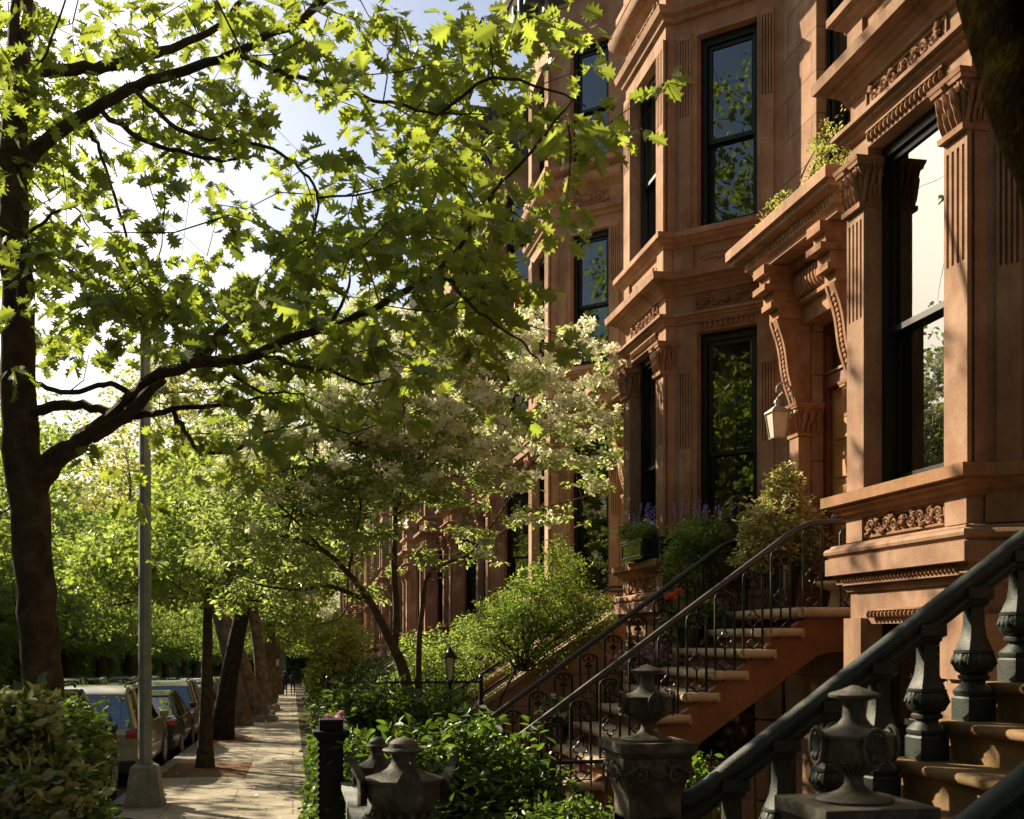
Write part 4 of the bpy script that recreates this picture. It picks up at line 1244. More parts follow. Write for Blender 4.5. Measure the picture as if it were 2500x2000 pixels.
# ------------------------------------------------------------------ stoop of the nearest house
def stoopA():
    y0 = 6.24; foot = -.029 * 4.3
    loc = Vector((1.55, 4.39, foot)); root = empty('stoop', loc, 'mossy brown stone stoop with dark green cast iron balustrades', 'stoop')
    T = Matrix.Translation(-loc) @ Matrix.Translation((0, 0, EYE))
    ya, yb = 3.28, 5.52
    going, rise = .265, .197
    steps = [(3.03 + going * k, -.623 + rise * k) for k in range(-6, 5)]
    for x, z in steps:
        if z + EYE < foot: continue
        M = MB(); M.box(x + .03, x + going + .06, ya, yb, z - rise - .03, z - .06, T)
        M.box(x + .0, x + going + .06, ya - .01, yb + .01, z - .055, z, T); M.tube([(x, ya - .01, z - .0275), (x, yb + .01, z - .0275)], .0275, 10, T)
        M.box(x + .018, x + .06, ya, yb, z - .08, z - .055, T)
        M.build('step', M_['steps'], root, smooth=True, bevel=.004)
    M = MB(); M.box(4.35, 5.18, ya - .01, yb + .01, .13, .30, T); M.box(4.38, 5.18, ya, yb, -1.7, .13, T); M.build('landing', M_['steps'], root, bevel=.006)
    M = MB()
    for yy in (ya + .02, yb - .32):
        vs = []
        for y in (yy, yy + .30):
            vs += [(1.75, y, -1.86), (4.4, y, -1.86), (4.4, y, .1), (1.75, y, -1.78)]
        M.add(vs, [(0, 1, 2, 3), (7, 6, 5, 4), (0, 4, 5, 1), (1, 5, 6, 2), (2, 6, 7, 3), (3, 7, 4, 0)], T)
    M.build('side_wall', M_['stone'], root)
    # balustrades
    sl = .72
    for yy in (3.41, 5.38):
        M = MB()
        # cross-section (y, z below the top line)
        cs = [(-.02, -.004), (.02, -.004), (.048, -.02), (.060, -.048), (.055, -.072), (.04, -.085), (.044, -.092), (.062, -.10), (.062, -.118), (.05, -.128), (.045, -.150), (-.045, -.150), (-.05, -.128), (-.062, -.118), (-.062, -.10), (-.044, -.092), (-.04, -.085), (-.055, -.072), (-.060, -.048), (-.048, -.02)]
        line = [(1.86, -.755), (1.92, -.735), (2.02, -.67)] + [(x, -.694 + sl * (x - 1.985)) for x in (2.1, 2.6, 3.2, 3.8, 4.2)] + [(4.35, .985 - .0), (4.95, 1.02)]
        line = [(1.86, -.755), (1.92, -.738), (2.0, -.69)] + [(x, -.694 + sl * (x - 1.985)) for x in (2.1, 2.6, 3.2, 3.8, 4.2)] + [(4.32, .965), (4.42, 1.0), (5.0, 1.0)]
        n = len(cs); vs = []; fs = []
        for x, z in line:
            for cy, cz in cs: vs.append((x, yy + cy, z + cz * 1.12))
        for i in range(len(line) - 1):
            for j in range(n): a = i * n + j; b = i * n + (j + 1) % n; fs.append((a, b, b + n, a + n))
        fs.append(tuple(range(n))); fs.append(tuple(range((len(line) - 1) * n, len(line) * n))[::-1])
        M.add(vs, fs, T)
        rail = M.build('handrail', M_['green'], root, smooth=True)
        for x, z in steps[1:]:
            xc = x + .165
            if z + EYE < foot or xc < 1.95: continue
            top = -.694 + sl * (xc - 1.985) - .16; h = top - z
            M = MB(); F = T @ Matrix.Translation((xc, yy, z))
            def sq(prof, e=6):
                M.lathe(prof, 16, F, square=e)
            sq([(.088, 0), (.088, .115), (.080, .125)])
            sq([(.080, .125), (.088, .14), (.088, .155), (.07, .175), (.05, .195), (.05, .205)], 4)
            sq([(.05, .205), (.07, .215), (.072, .23), (.06, .24)], 3)
            sq([(.06, .24), (.082, .255), (.098, .29), (.098, .32), (.086, .345), (.09, .35), (.09, .36), (.075, .365)], 3)
            sq([(.075, .365), (.068, .385), (.052, .43), (.043, .50), (.042, h - .05), (.06, h - .03), (.062, h - .015), (.08, h - .005), (.08, h + .05)], 6)
            for q in range(16):
                a = 2 * math.pi * q / 16
                k = (abs(math.cos(a)) ** 3 + abs(math.sin(a)) ** 3) ** (-1 / 3)
                M.tube([(.070 * k * math.cos(a), .070 * k * math.sin(a), .25), (.099 * k * math.cos(a), .099 * k * math.sin(a), .30), (.086 * k * math.cos(a), .086 * k * math.sin(a), .345)], [.004, .008, .005], 5, F)
            M.build('baluster', M_['green'], rail, smooth=True)
    return root
sA = stoopA()
sA['group'] = 'stoops of the row'
# entrance newels of that stoop
newel('newel_post', 'near right newel with lidded urn and pierced fan ears', 1.77, 3.41, EYE - .523, gz(3.4), 1)
newel('newel_post', 'middle newel with lidded urn at the foot of the green balustrade', 1.70, 5.38, EYE - .50, gz(5.4), 2)
newel('newel_post', 'foreground urn with pointed petals and ball top, left of the stoop', .44, 4.64, EYE - .40 - .456, gz(4.6), 3, 'round')
n4 = newel('newel_post', 'smaller petalled urn just behind the foreground ball-topped urn', .475, 6.6, EYE - .665 - .456 * .78, gz(6.6), 4, 'round')
for ch in n4.children:
    if ch.name.startswith('urn'):
        pass
n4.scale = (.78, .78, 1)

sB = make_open_stoop(1, 'iron-railed stoop with pale stone treads on a rust-brown stringer')
sB['group'] = 'stoops of the row'
# stone stoops of the farther houses
def stone_stoop(idx, label):
    y0 = 6.24 + 5.75 * idx; dz = -.16675 * idx; foot = gz(y0 - 2)
    loc = Vector((1.5, y0 - 1.9, foot)); root = empty('stoop', loc, label, 'stoop', 'stoops of the row')
    T = Matrix.Translation(-loc) @ Matrix.Translation((0, 0, EYE + dz))
    ya, yb = y0 - 2.95, y0 - 1.0
    M = MB()
    for k in range(11):
        x = 4.25 - .25 * (k + 1); z = .40 - .185 * (k + 1)
        M.box(x, x + .30, ya + .25, yb - .25, -2.2, z, T)
    M.box(4.25, 5.15, ya + .25, yb - .25, -2.2, .40, T)
    M.build('steps', M_['steps'], root)
    for yy in (ya, yb - .26):
        M = MB()
        top = [(4.95, .62), (4.2, .60)] + [(4.2 - i * .2, .60 - i * .2 * .66) for i in range(1, 10)] + [(2.25, -.80), (2.05, -.95), (1.85, -1.05), (1.6, -1.10)]
        vs = []
        for y in (yy, yy + .26):
            vs += [(x, y, z) for x, z in top] + [(1.6, y, -2.3), (4.95, y, -2.3)]
        k = len(top) + 2
        M.add(vs, [tuple(range(k)), tuple(range(k, 2 * k))[::-1]] + [(i, (i + 1) % k, (i + 1) % k + k, i + k) for i in range(k)], T)
        M.build('side_wall', M_['ashlar'], root)
        M = MB()
        vs = []; fs = []
        for x, z in top: vs += [(x, yy - .04, z + .001), (x, yy + .30, z + .001), (x, yy + .30, z + .075), (x, yy + .13, z + .10), (x, yy - .04, z + .075)]
        for i in range(len(top) - 1):
            for j in range(5): a = i * 5 + j; b = i * 5 + (j + 1) % 5; fs.append((a, b, b + 5, a + 5))
        fs.append((0, 1, 2, 3, 4)); fs.append(tuple(range(len(vs) - 5, len(vs)))[::-1])
        M.add(vs, fs, T); M.build('coping', M_['tread'], root, bevel=.01)
        M = MB()
        for h in (.42, .16):
            M.tube([(4.9, yy + .13, .62 + h), (4.2, yy + .13, .60 + h), (2.2, yy + .13, -.72 + h), (1.75, yy + .13, -.98 + h)], .02, 8, T)
        for x in (4.8, 3.6, 2.9, 2.2): M.tube([(x, yy + .13, .60 - (4.2 - min(x, 4.2)) * .66 + .05), (x, yy + .13, .60 - (4.2 - min(x, 4.2)) * .66 + .44)], .014, 6, T)
        M.build('handrail', M_['iron'], root, smooth=True)
    return root
stone_stoop(2, 'solid stone stoop wall with pale sloping coping behind the leafy sapling')
sl_ = ['fourth', 'fifth', 'sixth', 'seventh', 'eighth', 'ninth']
for i, idx in enumerate(range(3, 9)):
    stone_stoop(idx, 'stone stoop in front of the ' + sl_[i] + ' house of the row')

# wall lantern by the second door
def wall_lantern():
    loc = Vector((4.85, 10.52, EYE + 2.10)); root = empty('wall_lantern', loc, 'pale metal wall lantern with hooked arm beside the panelled door', 'lantern')
    M = MB(); M.ell((-.012, 0, .10), (.02, .045, .10), 12, 8)
    pts = [(-.02, 0, .17), (-.06, 0, .34), (-.13, 0, .40), (-.20, 0, .36), (-.21, 0, .30)]
    limb(M, pts, .009, .007, 8)
    limb(M, [(-.02, 0, .05), (-.08, 0, .10), (-.17, 0, .12)], .008, .007, 7)
    for a in (-1, 1): limb(M, [(-.19, 0, .26), (-.19 + .03, a * .03, .30), (-.19, 0, .34)], .004, .004, 5)
    M.build('bracket', M_['lantern'], root, smooth=True)
    M = MB(); F = Matrix.Translation((-.20, 0, 0))
    for sx in (-1, 1):
        for sy in (-1, 1):
            M.tube([(sx * .088, sy * .088, .10), (sx * .058, sy * .058, -.14)], .006, 6, F)
    M.frus((0, 0, .098), (.098, .098), (0, 0, .115), (.090, .090), F); M.frus((0, 0, .115), (.09, .09), (0, 0, .165), (.03, .03), F)
    M.frus((0, 0, -.155), (.062, .062), (0, 0, -.14), (.066, .066), F)
    M.lathe([(.022, .165), (.022, .19), (.034, .195), (.03, .22), (.012, .235), (.0, .26)], 12, F)
    M.build('lantern_frame', M_['lantern'], root, smooth=False)
    M = MB(); M.frus((0, 0, -.138), (.053, .053), (0, 0, .097), (.083, .083), F); M.build('lantern_glass', M_['frosted'], root)
wall_lantern()

# ------------------------------------------------------------------ lamp post, fences, sign
def lamp_post():
    p = Vector((-1.86, 15.3, gz(15.3))); root = empty('street_lamp', p, 'tall grey lamp post on a cast base at the kerb', 'street lamp')
    M = MB(); M.frus((0, 0, 0), (.24, .24), (0, 0, .06), (.24, .24)); M.frus((0, 0, .06), (.225, .225), (0, 0, .50), (.165, .165)); M.frus((0, 0, .50), (.165, .165), (0, 0, .53), (.12, .12))
    for sx in (-1, 1):
        for sy in (-1, 1): M.lathe([(.02, .53), (.02, .555), (.0, .56)], 8, Matrix.Translation((sx * .085, sy * .085, 0)))
    M.build('base', M_['concrete_base'], root, bevel=.015)
    M = MB(); M.lathe([(.085, .53), (.085, 1.2), (.078, 3.5), (.066, 6.5)], 8); M.lathe([(.092, 1.6), (.092, 1.64)], 8); M.lathe([(.09, 2.9), (.09, 2.93)], 8)
    M.build('pole', M_['pole'], root)
    M = MB(); limb(M, [(0, 0, 6.35), (-.4, 0, 6.75), (-1.0, 0, 6.95), (-1.7, 0, 7.0)], .035, .028, 8); M.build('arm', M_['pole'], root, smooth=True)
    M = MB(); M.ell((-2.0, 0, 6.98), (.36, .13, .08), 14, 8); M.build('lamp_head', M_['pole'], root, smooth=True)
lamp_post()

def fence(name, label, A, B, zt, zb, pitch=.12, posts=1.5, mat='iron', finial=True):
    A = Vector(A); B = Vector(B)
    root = empty(name, (A.x, A.y, zb), label, 'fence')
    o = Vector((A.x, A.y, zb)); L = (B - A).length
    M = MB()
    for h in (zt, zb + .18):
        M.tube([Vector((A.x, A.y, h)) - o, Vector((B.x, B.y, h)) - o], .016, 6)
    M.build('rail', M_[mat], root)
    M = MB()
    n = int(L / pitch)
    for i in range(n):
        p = A.lerp(B, (i + .5) / n)
        M.tube([Vector((p.x, p.y, zb + .1)) - o, Vector((p.x, p.y, zt)) - o], .007, 5)
        if finial: M.lathe([(.007, zt - zb), (.014, zt - zb + .03), (.0, zt - zb + .08)], 6, Matrix.Translation((p.x - o.x, p.y - o.y, 0)))
    M.build('pickets', M_[mat], root)
    k = max(1, int(L / posts))
    for i in range(k + 1):
        p = A.lerp(B, i / k)
        M = MB(); T = Matrix.Translation((p.x - o.x, p.y - o.y, 0)); M.box(-.025, .025, -.025, .025, 0, zt - zb + .03, T); M.ell((0, 0, zt - zb + .06), (.03, .03, .03), 8, 5, T)
        M.build('post', M_[mat], root)
    return root
fence('iron_fence', 'black side fence behind the foreground shrubs', (.42, 14.1), (2.3, 14.1), EYE - .545, gz(14.1))
fence('iron_fence', 'low picket fence along the pavement edge under the ivy', (.36, 8.8), (.36, 14.0), EYE - 1.02, gz(11))
fence('iron_fence', 'street fence of the third house below the yellow-green hedge', (.36, 15.0), (.36, 22.0), EYE - 1.35, gz(18.5))
fence('iron_fence', 'dark fence in the shade behind the near newels', (1.95, 8.55), (3.9, 8.55), EYE - .95, gz(8.5))
# square black fence post with cap and the grey boards beside it
M = MB(); M.box(-.085, .085, -.085, .085, 0, 1.20); M.frus((0, 0, 1.20), (.085, .085), (0, 0, 1.25), (.12, .12)); M.box(-.13, .13, -.13, .13, 1.25, 1.28); M.box(-.085, .085, -.085, .085, 1.28, 1.36)
for k in range(26): M.ell((-.088, -.088, .06 + k * .045), (.012, .012, .018), 6, 4)
tag(M.build('fence_post', M_['postblack'], loc=(.27, 8.35, gz(8.35)), bevel=.006), 'square black iron post with stepped cap beside the pavement hedge', 'post')
M = MB()
for k in range(2):
    vs = []
    for (x, y, z) in ((.33, 8.2, -1.02), (.36, 5.9, -1.09)):
        vs += [(x + k * .082, y, z), (x + k * .082 + .079, y, z), (x + k * .082 + .079, y, z - .03), (x + k * .082, y, z - .03)]
    M.add(vs, [(0, 1, 2, 3), (7, 6, 5, 4)] + [(i, i + 4, (i + 1) % 4 + 4, (i + 1) % 4) for i in range(4)])
for y in (6.3, 7.1, 7.9): M.box(.36, .47, y, y + .07, gz(7) - EYE, -1.07)
o = M.build('board_capping', M_['board'], loc=(0, 0, EYE)); tag(o, 'grey painted boards capping the low fence behind the urns', 'boards')
# tree guard at the bottom left
M = MB()
gx, gy = -1.02, 6.9
for s in (0, 1):
    for i in range(15):
        x = gx - .02 * 0; y = 5.1 + i * .28 if s == 0 else 9.9
        if s == 0: M.tube([(gx, y, gz(y)), (gx, y, gz(y) + .44)], .007, 5)
for h in (.44, .33, .06):
    M.tube([(gx, 5.0, gz(5) + h), (gx, 9.6, gz(9.6) + h)], .011, 6)
limb(M, [(gx, 9.6, gz(9.6) + .44), (gx - .35, 9.75, gz(9.7) + .52), (gx - .75, 9.75, gz(9.7) + .44)], .011, .011, 6)
for i in range(6): M.tube([(gx - .1 - i * .12, 9.7, gz(9.7)), (gx - .1 - i * .12, 9.7, gz(9.7) + .42)], .007, 5)
tag(M.build('tree_guard', M_['iron']), 'low black hooped tree guard at the bottom left', 'tree guard')
# small signs far down the street
for (x, y, h, w, hh, c, lab) in ((-1.75, 60, 2.9, .45, .30, (.45, .22, .16), 'faded red parking sign on the far kerb post'), (-1.2, 84, 2.6, .45, .45, (.5, .5, .56), 'pale square sign farther down the pavement')):
    r_ = empty('street_sign', (x, y, gz(y)), lab, 'sign')
    M = MB(); M.tube([(0, 0, 0), (0, 0, h + .2)], .03, 6); M.build('post', M_['pole'], r_)
    M = MB(); M.box(-w / 2, w / 2, -.035, -.03, h - hh, h); M.build('sign_plate', plain('sign_paint_%d' % y, c, .5), r_)
# garden lantern among the shrubs of the third house
gl_ = empty('garden_lantern', (1.75, 12.9, gz(12.9)), 'black garden lantern on a post among the shrubs', 'lantern'); gl_.scale = (.8, .8, .93)
M = MB(); M.tube([(0, 0, 0), (0, 0, 1.68)], .03, 8); M.lathe([(.03, 1.66), (.06, 1.7), (.05, 1.72)], 8)
for a in range(4): M.tube([(.05 * math.cos(a * math.pi / 2 + .7), .05 * math.sin(a * math.pi / 2 + .7), 1.72), (.095 * math.cos(a * math.pi / 2 + .7), .095 * math.sin(a * math.pi / 2 + .7), 1.98)], .007, 5)
M.lathe([(.12, 1.98), (.11, 2.0), (.03, 2.09), (.0, 2.14)], 8); M.build('lantern_frame', M_['iron'], gl_)
M = MB(); M.lathe([(.04, 1.73), (.08, 1.975)], 8); M.build('lantern_glass', M_['frosted'], gl_)
# ------------------------------------------------------------------ potted plants
def pot(name, label, loc, r0, r1, h, mat='pot', cat='pot'):
    M = MB(); M.lathe([(0, 0), (r0, 0), (r0 * 1.02, .02), (r1, h - .05), (r1 + .015, h - .045), (r1 + .018, h), (r1 - .02, h), (r1 - .03, h - .03), (0, h - .03)], 24)
    o = M.build(name, M_[mat], loc=loc, smooth=True)
    return tag(o, label, cat)
def spikes(rng, C, n, h):
    """upright flower spikes: small florets stacked on stems"""
    P = []; D = []
    for c in C[:n]:
        lean = rng.normal(size=2) * .10; hh = h * (.6 + .5 * rng.random())
        for k in range(22):
            z = hh * k / 22; a = rng.random() * 6.28
            P.append((c[0] + lean[0] * z, c[1] + lean[1] * z, c[2] + z)); D.append((math.cos(a), math.sin(a), .7))
    P = np.array(P); D = np.array(D)
    return P, D, np.tile(np.array([0, 0, 1.0]), (len(P), 1)) + rng.normal(size=(len(P), 3)) * .3, np.full(len(P), .026)
rng = np.random.default_rng(5)
# window box on the sill of the second bay
bz = EYE - .16675 + 1.045
def window_box(label, loc, L, W_, h, rz=0):
    r_ = empty('window_box', loc, label, 'planter', rz=rz)
    M = MB(); M.box(-W_ / 2, W_ / 2, 0, L, 0, h); 
    for (a, b, c, d) in ((.03, L - .03, .03, h - .03),):
        for q in (a, b - .015): M.box(-W_ / 2 - .008, -W_ / 2, q, q + .015, c, d)
        for q in (c, d - .015): M.box(-W_ / 2 - .008, -W_ / 2, a, b, q, q + .015)
    for q in (-W_ / 2 + .03, W_ / 2 - .045): M.box(q, q + .015, -.008, 0, .03, h - .03)
    for q in (.03, h - .045): M.box(-W_ / 2 + .03, W_ / 2 - .03, -.008, 0, q, q + .015)
    M.box(-W_ / 2 - .012, W_ / 2 + .012, -.012, L + .012, h - .02, h)
    M.build('box', M_['pot'], r_, bevel=.004)
    return r_
window_box('black window box on the front sill of the second bay', (3.90, 12.13, bz), .80, .25, .23)
P_ = shrub('box_plants', 'green plants with purple flower spikes and yellow blooms in the front window box', (3.88, 12.5, bz + .2), [((0, 0, .10), (.17, .42, .13), 1)], 110, 16, .06, .05, SLIM, M_['spring'], 31, cat='plant', stems=0,
           extra=[dict(blobs=[((-.10, .22, .16), (.10, .22, .08), 1)], n=26, per=9, tpl=OVAL, mat=M_['lime'], size=.045)])
C_ = np.array([(rng.uniform(-.12, .12), rng.uniform(-.42, .1), .14) for _ in range(12)])
leaves('flower_spikes', [(OVAL, M_['purple']) + spikes(rng, C_, 12, .27)], P_)
# box and trailing shrub at the canted window of the second bay
r_ = window_box('black planter at the angled window of the second bay', (4.14, 11.62, bz), .74, .24, .22, R(45 + 180 - 90 + 90 - 0))
r_.rotation_euler.z = R(-135); r_.location = (4.50, 11.42, bz)
r_.rotation_euler.z = R(45)
P_ = shrub('trailing_shrub', 'dense small-leaved green shrub with purple spikes spilling over the angled window planter', (4.20, 11.30, bz - .1), [((-.05, 0, .22), (.34, .30, .26), 2), ((-.05, -.05, -.15), (.30, .24, .30), 2), ((-.12, .10, -.0), (.32, .25, .3), 1)], 330, 20, .075, .038, OVAL, M_['spring'], 32, cat='plant', stems=0,
           extra=[dict(frac=.35, per=8, tpl=SLIM, mat=M_['spring'], size=.05), dict(blobs=[((0, -.1, -.25), (.28, .2, .22), 1)], n=60, per=14, tpl=OVAL, mat=M_['redf'], size=.028)])
C_ = np.array([(rng.uniform(-.34, .34), rng.uniform(-.2, .2), .44) for _ in range(14)])
leaves('flower_spikes', [(OVAL, M_['purple']) + spikes(rng, C_, 14, .20)], P_)
lz = EYE + .262
pot('plant_pot', 'tall black pot standing on the landing of the iron-railed stoop', (4.56, 10.22, lz), .13, .17, .42)
shrub('landing_shrub', 'pale golden leafy shrub in the tall black pot on the landing', (4.56, 10.22, lz + .38), [((0, 0, .45), (.40, .36, .38), 3), ((.02, 0, .75), (.24, .22, .24), 1), ((-.28, 0, .18), (.2, .2, .22), 1), ((.3, .0, .22), (.2, .2, .24), 1)], 300, 18, .075, .045, OVAL, M_['gold'], 33, cat='plant', stems=9,
      extra=[dict(frac=.6, per=12, tpl=OVAL, mat=M_['spring'], size=.045), dict(frac=.3, per=6, tpl=SLIM, mat=M_['lime'], size=.06)])
# round stone-topped stool on the landing
M = MB(); M.lathe([(0, 0), (.10, 0), (.11, .03), (.09, .12), (.09, .16), (.20, .20), (.22, .225), (.21, .25), (0, .262)], 24); tag(M.build('garden_stool', M_['tread'], loc=(4.86, 9.62, lz), smooth=True), 'low round stone stool by the door on the landing', 'stool')
def stair_z(k): return EYE + .265 - NR * (k + 1)
# pots on the far side of the treads
pot('plant_pot', 'dark pot holding the orange dahlia on the stair', (3.78, 10.62, stair_z(1)), .10, .13, .22)
P_ = shrub('dahlia', 'dahlia with one big orange bloom above its dark leaves', (3.78, 10.62, stair_z(1) + .18), [((0, 0, .08), (.27, .16, .14), 1), ((.2, 0, .10), (.2, .15, .15), 1)], 60, 8, .08, .085, OVAL, M_['shrub'], 34, cat='plant', stems=5, extra=[dict(frac=.5, per=3, tpl=OVAL, mat=M_['spring'], size=.09)])
PP = []; DD_ = []
for (cx, cz, rad) in ((-.20, .30, .055), (-.12, .345, .035)):
    for k in range(90):
        d = rdir(rng, 1)[0]; d[2] = abs(d[2]) * .8 - .1; d = d / np.linalg.norm(d)
        PP.append((cx + d[0] * rad * .25, -.04 + d[1] * rad * .25, cz + d[2] * rad * .25)); DD_.append(tuple(d * 1.0))
PP = np.array(PP); DD_ = np.array(DD_)
leaves('bloom', [(OVAL, M_['orange'], PP, DD_, np.cross(DD_, rdir(rng, len(DD_))), np.full(len(PP), .048))], P_)
pot('plant_pot', 'black pot under the mass of small purple-pink flowers', (3.36, 10.58, stair_z(3)), .11, .15, .20)
shrub('petunias', 'mound of small purple-pink flowers on the stair behind the railing', (3.36, 10.58, stair_z(3) + .17), [((-.05, 0, .06), (.32, .2, .18), 1), ((.12, -.02, -.02), (.2, .15, .2), 1)], 110, 6, .05, .035, OVAL, M_['shrub'], 35, cat='plant', stems=0,
      extra=[dict(frac=1, per=7, tpl=FLOWER, mat=M_['pink'], size=.034)])
pot('plant_pot', 'dark pot low on the stair with white blooms', (2.45, 10.60, stair_z(6)), .10, .13, .2)
shrub('white_flowers', 'small plant with a few white and crimson blooms low on the stair', (2.45, 10.60, stair_z(6) + .18), [((0, 0, .1), (.16, .14, .16), 1)], 34, 9, .05, .05, OVAL, M_['shrubd'], 36, cat='plant', stems=0,
      extra=[dict(frac=.3, per=3, tpl=FLOWER, mat=M_['petal'], size=.06), dict(frac=.15, per=4, tpl=FLOWER, mat=M_['redf'], size=.04)])
# growth on top of the door hood
shrub('hood_weeds', 'wispy seeding weeds growing on top of the door hood', (4.62, 10.0, EYE - .16675 + 4.14), [((0, 0, .1), (.18, .95, .12), 2), ((.0, -.75, .22), (.2, .28, .34), 3)], 150, 9, .06, .030, OVAL, M_['pale'], 37, cat='plant', stems=26, droop=-.5, stem_mat=M_['twig'],
      extra=[dict(blobs=[((-.05, -.45, .08), (.1, .3, .1), 1)], n=26, per=8, tpl=OVAL, mat=M_['redf'], size=.03), dict(frac=.5, per=8, tpl=SLIM, mat=M_['spring'], size=.045)])

# ------------------------------------------------------------------ garden shrubs
def G_(x, y): return (x, y, gz(y))
shrub('foreground_shrub', 'broad-leaved dark green shrub filling the near front garden', G_(1.15, 8.6), [((-.35, -.1, .85), (.55, .6, .42), 2), ((.15, 0, .95), (.6, .55, .40), 2), ((.55, .1, .70), (.45, .5, .40), 2), ((.0, -.5, .5), (.7, .5, .45), 2), ((.65, -.3, .45), (.4, .5, .35), 1)],
      760, 9, .12, .085, OVAL, M_['shrub'], 41, stems=22, extra=[dict(frac=.6, per=5, tpl=OVAL, mat=M_['shrubd'], size=.09), dict(frac=.03, per=2, tpl=FLOWER, mat=M_['petal'], size=.05)], droop=.15, shell=.3)
shrub('tall_foreground_shrub', 'taller leafy shrub in front of the dogwood trunk', G_(1.0, 11.6), [((-.2, 0, 1.25), (.6, .5, .32), 2), ((.45, .1, 1.2), (.55, .5, .30), 2), ((.1, -.3, .8), (.8, .6, .5), 2)],
      420, 8, .12, .095, OVAL, M_['shrub'], 42, stems=16, extra=[dict(frac=.4, per=4, tpl=OVAL, mat=M_['spring'], size=.09)], droop=.15, shell=.3)
shrub('small_leaved_shrub', 'dark small-leaved shrub beside the middle newel', G_(1.75, 6.9), [((-.12, 0, .62), (.36, .4, .30), 2), ((.15, .1, .55), (.3, .35, .3), 1)], 260, 12, .08, .05, OVAL, M_['shrub'], 43, stems=10, extra=[dict(frac=.3, per=4, tpl=OVAL, mat=M_['shrubd'], size=.06)])
shrub('garden_bush', 'green bush between the middle newel and the rust-brown stringer', G_(2.75, 8.0), [((0, 0, .75), (.34, .3, .35), 1)], 150, 9, .08, .07, OVAL, M_['shrub'], 44, stems=8, extra=[dict(frac=.3, per=4, tpl=OVAL, mat=M_['spring'], size=.06)])
shrub('garden_bush', 'small ivy bush under the handrail of the green balustrade', G_(2.05, 5.75), [((0, 0, .42), (.16, .16, .32), 1)], 90, 9, .05, .045, OVAL, M_['shrub'], 45, stems=4)
shrub('ivy_hedge', 'ivy hedge spilling onto the pavement beside the square black post', G_(.36, 10.8), [((-.03, 0, .80), (.18, 2.3, .30), 3), ((-.06, -.6, .35), (.22, 2.0, .40), 3)], 560, 12, .08, .055, MAP, M_['shrub'], 46, cat='hedge', stems=0, extra=[dict(frac=.35, per=5, tpl=MAP, mat=M_['spring'], size=.05)])
rz_ = shrub('rose_bush', 'rose bush with pink blooms above the square black post', G_(.40, 9.3), [((0, .1, 1.05), (.22, .35, .22), 1)], 90, 9, .07, .05, OVAL, M_['shrub'], 47, stems=8, extra=[dict(blobs=[((-.03, -.1, 1.28), (.10, .12, .12), 1)], n=14, per=16, spread=.03, tpl=FLOWER, mat=M_['pink'], size=.035)])
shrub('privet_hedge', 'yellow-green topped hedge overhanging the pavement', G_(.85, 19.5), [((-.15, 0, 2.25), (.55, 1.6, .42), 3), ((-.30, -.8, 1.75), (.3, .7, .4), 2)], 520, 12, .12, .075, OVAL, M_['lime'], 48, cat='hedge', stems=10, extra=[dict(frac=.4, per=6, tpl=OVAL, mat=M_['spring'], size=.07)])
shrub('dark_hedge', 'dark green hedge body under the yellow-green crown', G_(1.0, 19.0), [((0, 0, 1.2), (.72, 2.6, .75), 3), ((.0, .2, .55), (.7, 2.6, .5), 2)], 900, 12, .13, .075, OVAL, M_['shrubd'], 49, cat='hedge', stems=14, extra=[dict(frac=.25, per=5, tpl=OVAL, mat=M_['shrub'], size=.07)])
shrub('backlit_bush', 'bright small-leaved bush at the foot of the stone stoop wall', G_(2.0, 15.6), [((0, 0, 1.75), (.75, .7, .55), 2), ((-.3, .2, 1.2), (.7, .7, .6), 2)], 520, 12, .10, .05, OVAL, M_['spring'], 50, stems=12, extra=[dict(frac=.5, per=6, tpl=OVAL, mat=M_['shrub'], size=.055)])
shrub('shade_bush', 'shaded bush below the dogwood trunks', G_(1.4, 15.0), [((0, 0, 1.0), (.9, .6, .5), 2)], 260, 11, .10, .06, OVAL, M_['shrubd'], 51, stems=8)
shrub('leafy_sapling', 'rounded bright green sapling on a thin crooked trunk before the third bay', G_(2.85, 14.6), [((.38, 0, 2.55), (.74, .62, .48), 4), ((.15, 0, 2.15), (.75, .6, .45), 3), ((.6, 0, 3.05), (.4, .4, .35), 1), ((-.45, 0, 2.2), (.4, .4, .4), 1), ((1.0, .0, 2.4), (.4, .4, .4), 1)], 760, 20, .10, .05, SLIM, M_['spring'], 52, cat='small tree', stems=30, base=(.1, 0, 1.7), extra=[dict(frac=.7, per=8, tpl=OVAL, mat=M_['shrub'], size=.045)])
M = MB(); limb(M, [(-.25, 0, 0), (-.28, 0, .8), (-.22, 0, 1.3), (-.02, 0, 1.7), (.15, 0, 2.1), (.3, 0, 2.6)], .03, .012, 7); limb(M, [(-.02, 0, 1.7), (-.2, 0, 2.1), (-.4, .1, 2.4)], .018, .008, 6)
M.build('trunk', M_['twig'], bpy.data.objects['leafy_sapling'], smooth=True)
